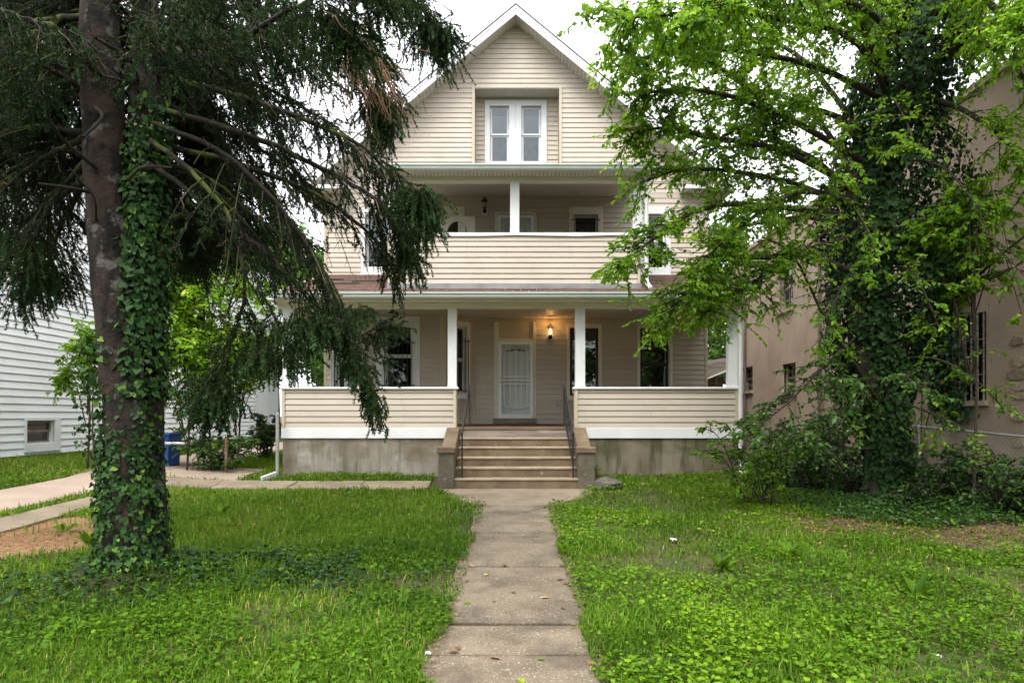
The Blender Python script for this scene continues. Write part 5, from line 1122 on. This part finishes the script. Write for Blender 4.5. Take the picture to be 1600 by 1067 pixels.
def bgtree(k, x, y, label, s=1., group='trees beyond the houses'):
    z = g1(x, y); t = thing('broadleaf_tree', label, 'tree', (x, y, z), group); t.rotation_euler[2] = random.uniform(0, 6.28); t.scale = (s, s, s)
    for nm, me in zip(('trunk', 'leaves'), protos[k]):
        o = bpy.data.objects.new(nm, me); C.objects.link(o); o.parent = t
        if nm == 'leaves': o['kind'] = 'stuff'
for args in ((0, -9.2, 34, 'green tree right behind the white house corner'), (1, -13.5, 37, 'tall green tree showing above the white house roof'), (2, -6.6, 30, 'small green tree in the gap left of the tan house'),
             (1, -10, 44, 'far tall tree filling the sky in the gap between the houses'), (0, -5.8, 38, 'far tree peeping past the left wall of the tan house'),
             (0, 7.8, 30, 'pale green tree beyond the lean-to on the right'), (1, 11, 36, 'tall pale tree behind the stucco building'), (2, 6.2, 34, 'small tree showing through the right end of the porch'), (0, 12.5, 29, 'bright tree rising over the far stucco parapet')): bgtree(*args)
for args in ((1, -8, -19, 'street tree across the road mirrored in the left porch windows', 1.3), (1, 2.0, -21, 'big street tree across the road opposite the front door', 1.35), (0, 11, -19, 'street tree across the road opposite the right lawn', 1.5), (0, -18, -20, 'street tree across the road opposite the white house', 1.4)): bgtree(*args, group='street trees across the road')

# ------------------------------------------------------------ lawn plants
def half(y): return np.interp(y, [0, 4, 6.6, 8.2, 10, 10.3, 11.4, 12.0], [.56, .56, .53, .53, .5, .55, 1.25, 1.36])
def free(x, y):
    """True where something can grow"""
    e = (vnoise(x, y, 2.4, 21)-.5)*.22+(vnoise(x, y, 8, 22)-.5)*.12-.03
    ok = ~((np.abs(x+.01) < half(y)+e-.03) & (y < 12.05))
    ok &= ~((x > -7.0) & (x < -1.62) & (y > 11.98+e*.5) & (y < 12.70+e*.5))
    ok &= ~((x > -8.33) & (x < -7.12+e*.4)); ok &= ~((x > -6.83+e*.3) & (x < -6.27+e*.3) & (y < 11.9))
    ok &= ~((x > -7.1) & (x < -5.37+e) & (y > 12.75) & (y < 14.4))
    ok &= ~((y > 13.36) & (x > -4.9) & (x < 4.75)); ok &= ~((np.abs(x) < 1.62) & (y > 11.9))
    ok &= (x > -10.95) & (x < 7.95)
    return ok
def ell(x, y, e): return ((x-e[0])/e[2])**2+((y-e[1])/e[3])**2
def scatter(n, y0=2.6, y1=14.5, p=1.35, wide=.82):
    u = rng.random(n); a = 1-p if p != 1 else 1e-6
    y = (y0**(a+1)+u*(y1**(a+1)-y0**(a+1)))**(1/(a+1)); x = rng.uniform(-1, 1, n)*(wide*y+1.0)
    k = free(x, y); return x[k], y[k]
def dens(x, y):
    d = np.ones_like(x); n = vnoise(x, y, 1.3, 31)+.5*vnoise(x, y, 3.1, 32)
    d *= np.clip((ell(x, y, NEEDLE)*1.+(n-.75)*1.1-.55)*1.6, .03, 1)
    d *= np.clip((ell(x, y, DIRT)+(n-.75)*1.3-.2)*1.3, .2, 1)
    d *= np.clip(.25+((x+3.55)**2+(y-6.0)**2)*.9, .2, 1)
    return d
# grass
x, y = scatter(370000); left = sstep((-x-.2)/1.0)
gm = vnoise(x, y, .8, 41)+.5*vnoise(x, y, 2.3, 42)
keep = rng.random(len(x)) < dens(x, y)*np.clip(.46+.50*left+(gm-.75)*1.4, .22, 1); x, y, gm = x[keep], y[keep], gm[keep]
n = len(x); h = (.040+.055*rng.random(n)+.075*np.clip(gm-.75, 0, 1)+.035*sstep((-x-.4)/1.)*rng.random(n))*(1+.55*(rng.random(n) < .05+.28*sstep((vnoise(x, y, .9, 55)-.56)/.2))); wv = .0028+.0028*rng.random(n)
wv = wv*np.interp(y, [3, 6, 13], [1, 1.15, 1.9]); z = gz(x, y)
th = rng.uniform(0, 6.28, n); lean = rng.uniform(.15, .95, n)*h; sx = np.stack([np.cos(th), np.sin(th), 0*th], -1); ld = np.stack([-np.sin(th), np.cos(th), 0*th], -1)+rnd(n, .3)*np.array((1, 1, 0))
b0 = np.stack([x, y, z-.01], -1); m1 = b0+ld*(lean*.35)[:, None]+np.array((0, 0, 1))*(h*.62)[:, None]; m2 = b0+ld*lean[:, None]+np.array((0, 0, 1))*(h*np.clip(1.05-.45*lean/h, .5, 1))[:, None]
co = np.stack([b0-sx*wv[:, None], b0+sx*wv[:, None], m1+sx*(wv*.8)[:, None], m1-sx*(wv*.8)[:, None], m2], 1).reshape(-1, 3)
bi = (np.arange(n)*5)[:, None]; lp = (bi+np.array([0, 1, 2, 3, 3, 2, 4])[None]).ravel(); st_ = np.stack([np.arange(n)*7, np.arange(n)*7+4], -1).ravel()
tn = np.clip(.40+.16*sstep((y-7.5)/4)+.4*(vnoise(x, y, .7, 51)-.5)+.3*(vnoise(x, y, 2.2, 52)-.5)+rng.normal(size=n)*.17+.5*(rng.random(n) < .07), 0, 1)
o = link('grass', raw_mesh('grass', co, lp, st_, m_grass, np.repeat(tn, 2))); tag(o, 'uneven bright green grass blades all over the front lawn', 'grass', kind='stuff')
print('grass', n)
# coarser grass farther back between the houses
x = np.concatenate([rng.uniform(-7.0, -4.95, 16000), rng.uniform(-10.9, -8.4, 9000)]); y = np.concatenate([14.45+9*rng.random(16000)**1.5, 14+10*rng.random(9000)**1.3]); n = len(x)
h = rng.uniform(.05, .16, n); wv = np.full(n, .008); th = rng.uniform(0, 6.28, n); sx = np.stack([np.cos(th), np.sin(th), 0*th], -1); b0 = np.stack([x, y, gz(x, y)-.01], -1)
co = np.stack([b0-sx*wv[:, None], b0+sx*wv[:, None], b0+rnd(n, .03)*np.array((1, 1, 0))+np.array((0, 0, 1))*h[:, None]], 1).reshape(-1, 3)
o = link('grass', raw_mesh('grass', co, np.arange(3*n), np.arange(n)*3, m_grass, np.clip(.6+rng.normal(size=n)*.16, 0, 1))); tag(o, 'strip of grass farther back between the two houses', 'grass', kind='stuff')
# broad leaved ground cover: little stalked leaves
x, y = scatter(250000, p=1.3); right = sstep((x+.2)/1.0)
gm = vnoise(x, y, 1.0, 61)+.6*vnoise(x, y, 2.7, 62)+.3*vnoise(x, y, 7, 63)
keep = rng.random(len(x)) < np.clip(dens(x, y)+.06, 0, 1)*np.clip(.24+.30*right+(gm-.98)*2.0, .02, 1); x, y, gm = x[keep], y[keep], gm[keep]; n = len(x)
hh = (.02+.075*rng.random(n))*(.7+.5*np.clip(gm-.7, 0, 1)); sz = (.012+.030*rng.random(n)**1.5)*np.interp(y, [3, 8, 13], [1, 1.0, 1.25])*(1+.35*(rng.random(n) < .1))
pos = np.stack([x, y, gz(x, y)+hh], -1); d = unit(rnd(n)*np.array((1, 1, .28)))
tn = np.clip(.36+.12*right[keep]+.34*(vnoise(x, y, .55, 71)-.5)+.34*(vnoise(x, y, 2.1, 72)-.5)+.4*(hh/.08-.6)+rng.normal(size=n)*.17, 0, 1)
o = leaves('groundcover', pos, d, unit(np.array((0, 0, 1.))+rnd(n, .33)), sz, tn, T_ROUND, m_cover, None, 'stuff'); tag(o, 'broad leaved clover and violet ground cover spreading over the lawn', 'ground cover')
print('cover', n)
# dark ivy spreading on the ground right of the spruce
x = rng.normal(size=3000)*.85-2.45; y = rng.normal(size=3000)*.36+6.45; k = free(x, y) & (vnoise(x, y, 1.7, 81) > .30); x, y = x[k], y[k]
x2 = rng.normal(size=600)*.6-3.8; y2 = rng.normal(size=600)*.3+5.7; x, y = np.concatenate([x, x2]), np.concatenate([y, y2]); n = len(x)
leaves('ground_ivy', np.stack([x, y, gz(x, y)+.02+.07*rng.random(n)], -1), unit(rnd(n)*np.array((1, 1, .3))), unit(np.array((0, 0, 1.))+rnd(n, .35)), .055*rng.uniform(.6, 1.2, n), np.clip(.4+rng.normal(size=n)*.2, 0, 1), T_IVY, m_ivy, None, 'stuff')
tag(bpy.data.objects['ground_ivy'], 'dark ivy creeping over the lawn at the foot of the spruce', 'ivy')
# litter: brown leaves in the bare patch and along the walk edges, dead needles under the spruce
x = np.concatenate([rng.normal(size=2600)*1.7+DIRT[0]-.5, rng.normal(size=500)*1.2+4.2]); y = np.concatenate([rng.normal(size=2600)*.75+DIRT[1]+.2, rng.normal(size=500)*1.2+8]); k = free(x, y); x, y = x[k], y[k]
ne = 3400; ye = 2.6+8*rng.random(ne)**1.3; xe_ = np.where(rng.random(ne) < .6, 1, -1)*(half(ye)+rng.normal(size=ne)*.045-.02); x, y = np.concatenate([x, xe_]), np.concatenate([y, ye]); n = len(x)
leaves('leaf_litter', np.stack([x, y, gz(x, y)+.022+.02*rng.random(n)], -1), unit(rnd(n)*np.array((1, 1, .15))), unit(np.array((0, 0, 1.))+rnd(n, .3)), rng.uniform(.02, .06, n)*np.where(np.abs(x) < 1, .45, 1), np.clip(rng.random(n)**1.6*np.where(np.abs(x) < 1, .6, 1), 0, 1), T_OVATE, m_litter, None, 'stuff')
tag(bpy.data.objects['leaf_litter'], 'dead brown leaves lying on bare soil and along the walk edges', 'leaf litter')
n = 15000; x = rng.normal(size=n)*.75+NEEDLE[0]; y = rng.normal(size=n)*.55+NEEDLE[1]; k = free(x, y); x, y = x[k], y[k]; n = len(x)
th = rng.uniform(0, 6.28, n); L_ = rng.uniform(.03, .07, n); q = np.stack([x, y, gz(x, y)+.004+.014*rng.random(n)], -1); d = np.stack([np.cos(th), np.sin(th), rng.normal(size=n)*.12], -1); pn = np.stack([-np.sin(th), np.cos(th), 0*th], -1)*.003
co = np.stack([q-pn, q+pn, q+d*L_[:, None]], 1).reshape(-1, 3)
o = link('dead_needles', raw_mesh('dead_needles', co, np.arange(3*n), np.arange(n)*3, m_pine, rng.random(n))); tag(o, 'orange brown bed of fallen spruce needles by the drive', 'needle litter', kind='stuff')
# single fallen leaves on the walk
spots = [(757, 898, 'yellow'), (731, 905, 'brown'), (712, 957, 'tan'), (700, 1015, 'orange'), (715, 1013, 'brown'), (798, 924, 'brown'), (845, 933, 'yellow'), (838, 1028, 'green'), (812, 1058, 'pale green'), (766, 1025, 'tan'), (740, 884, 'yellow'), (870, 905, 'brown'), (881, 912, 'brown'), (925, 1030, 'orange brown'), (790, 880, 'brown'), (729, 943, 'green'), (771, 937, 'brown'), (876, 948, 'brown'), (801, 800, 'brown')]
where = ['near the left edge of the walk', 'on the walk below the wide joint', 'on the left edge of the third slab', 'at the near left joint of the walk', 'beside the litter at the near left joint', 'in the middle of the walk', 'right of the middle of the walk', 'lying alone on the nearest slab', 'at the bottom edge of the photo', 'just below the nearest joint', 'close under the far joint', 'at the ragged right edge', 'under another at the ragged right edge', 'by the clover on the right edge', 'on the far joint line', 'in a tuft at the left edge', 'left of the middle of the walk', 'right side above the near joint', 'on the clean slab near the landing']
for (u, v, c), wh_ in zip(spots, where):
    hz = 1.575; D = F*hz/(v-HV)
    for _ in range(4): hz = EYE-float(gz0(X(u, D), D))-.03; D = F*hz/(v-HV)
    s = random.uniform(.05, .085); xx, yy = X(u, D), D
    tnv = {'yellow': 1., 'tan': .8, 'brown': .25, 'orange': .6, 'orange brown': .5, 'green': .6, 'pale green': 1.}[c]; mt = m_leaf if 'green' in c else m_litter
    a = random.uniform(0, 6.28)
    o = leaves('fallen_leaf', np.array([(xx, yy, float(gz0(xx, yy))+.026)]), np.array([(math.cos(a), math.sin(a), .08)]), np.array([(.1, .1, 1.)]), s, tnv, T_OVATE, mt, None); tag(o, 'single %s fallen leaf %s' % (c, wh_), 'leaf', 'fallen leaves on the walk')
# larger weeds
def weed(label, u, v, n, s, mat=m_cover, tall=.1):
    hz = 1.4; D = F*hz/(v-HV)
    for _ in range(4): hz = EYE-g1(X(u, D), D); D = F*hz/(v-HV)
    xx = X(u, D); z = g1(xx, D); t = thing('weed', label, 'weed', (xx, D, z), 'rosette weeds in the lawn'); a = np.arange(n)*2.4+rng.random(n)*.5; el_ = rng.uniform(.3, 1.1, n)
    d = np.stack([np.cos(a)*np.cos(el_), np.sin(a)*np.cos(el_), np.sin(el_)], -1); pos = np.array((xx, D, z+.01))+d*.03
    for i in range(n):
        leaves('leaf', pos[i:i+1], d[i:i+1], np.array([(-d[i, 0]*.5, -d[i, 1]*.5, 1.)]), s*random.uniform(.7, 1.2), np.clip(.45+random.gauss(0, .18), 0, 1), T_OVATE, mat, t, wid=.62)
for args in (('broad leaved weed sprawling in the middle of the right lawn', 1235, 872, 12, .2), ('upright weed rosette on the right lawn nearer the walk', 1125, 895, 12, .19), ('low dock weed near the right walk edge', 880, 868, 8, .15), ('leafy weed far right below the bare soil', 1430, 935, 10, .18), ('tall weed on the left lawn beside the ivy patch', 490, 822, 9, .18), ('pale weed among the grass right of the spruce', 345, 808, 9, .2), ('small weed at the foot of the left pier', 690, 775, 8, .16), ('pointed weed standing by the right pier rock', 925, 750, 10, .2), ('weed spread by the right downspout foot', 1165, 752, 9, .18), ('weed tuft on the brown needle bed', 100, 832, 9, .16), ('weed clump near the spruce foot on its left', 140, 855, 10, .17), ('young weed at the bottom right of the lawn', 1330, 1000, 9, .14), ('tiny pale weed near the bottom of the left lawn', 470, 955, 7, .10)): weed(*args)
# rocks, litter, bin, pipe
def rock(label, u, v, D, sx_, sy_, sz_, mat):
    xx = X(u, D); b = MB(); g = np.random.default_rng(int(u)); pr = [(0.75, -.3), (1, .05), (.92, .55), (.62, .86), (.2, 1.0)]
    b.lathe((0, 0, 0), pr, 9); b.v = [(xx+p[0]*sx_*(1+.18*g.normal()), D+p[1]*sy_*(1+.18*g.normal()), g1(xx, D)+p[2]*sz_*(1+.12*g.normal())) for p in b.v]
    tag(b.build('rock', mat, None, bevel=.01), label, 'rock')
rock('grey rock lying beside the right pier of the steps', 950, 757, 11.9, .24, .14, .22, m_rock)
rock('small flat stone in the grass below the right foundation', 1008, 752, 12.4, .10, .08, .04, m_stone)
def scrap(label, u, v, s, cat='litter'):
    D = F*1.35/(v-HV)
    for _ in range(4): D = F*(EYE-g1(X(u, D), D)-.06)/(v-HV)
    xx = X(u, D); z = g1(xx, D)+.05; b = MB(); k = 4; pts = [[(xx+(i/k-.5)*s+random.gauss(0, s*.06), D+(j/k-.5)*s*.8, z+random.uniform(0, s*.35)) for i in range(k+1)] for j in range(k+1)]
    vs = [p for r in pts for p in r]; vs2 = [(p[0], p[1], p[2]-.006) for p in vs]; n_ = (k+1)**2
    fs = [(j*(k+1)+i, j*(k+1)+i+1, (j+1)*(k+1)+i+1, (j+1)*(k+1)+i) for j in range(k) for i in range(k)]
    b.add(vs+vs2, fs+[tuple(n_+i for i in f[::-1]) for f in fs]); tag(b.build('paper_scrap', m_paper, None, fix=False), label, cat)
scrap('crumpled white paper scrap on the right lawn', 1052, 842, .065); scrap('small crumpled wrapper in the grass at the left walk edge', 669, 1018, .035); scrap('torn plastic scrap near the bottom right of the lawn', 1466, 1023, .035)
bx, by = X(253, 14.1), 14.1; bz_ = g1(bx, by); t = thing('recycling_bin', 'blue plastic recycling bin behind the spruce trunk', 'bin', (bx, by, bz_)); b = MB()
b.prism([(bx-.24, by-.22, bz_), (bx+.24, by-.22, bz_), (bx+.29, by-.26, bz_+.68), (bx-.29, by-.26, bz_+.68)], (0, 0, 0), (0, .5, 0)); b.build('body', m_blue, t, bevel=.02)
b = MB(); b.box(bx-.32, bx+.32, by-.3, by+.28, bz_+.68, bz_+.73); b.box(bx-.22, bx+.22, by-.34, by-.301, bz_+.685, bz_+.72); b.build('rim', m_blue, t, bevel=.012)
b = MB(); b.tube([P(252, 692, 13.7), P(298, 693, 13.7)], .03, 8); b.v += []; tag(b.build('white_pipe', m_pvc, None, smooth=True), 'white plastic pipe lying across the blue bin', 'pipe')
b = MB(); b.tube([(X(353, 13.6), 13.6, g1(-6, 13.6)-.1), (X(354, 13.6), 13.6, g1(-6, 13.6)+.75)], .03, 6)
tag(b.build('stake', m_woodb, None), 'short brown wooden stake at the end of the low bush', 'stake')
print('objects', len(bpy.data.objects), 'tris', sum(sum(len(p.vertices)-2 for p in o.data.polygons) if len(o.data.polygons) < 3000 else len(o.data.polygons)*1.6 for o in bpy.data.objects if o.type == 'MESH'))
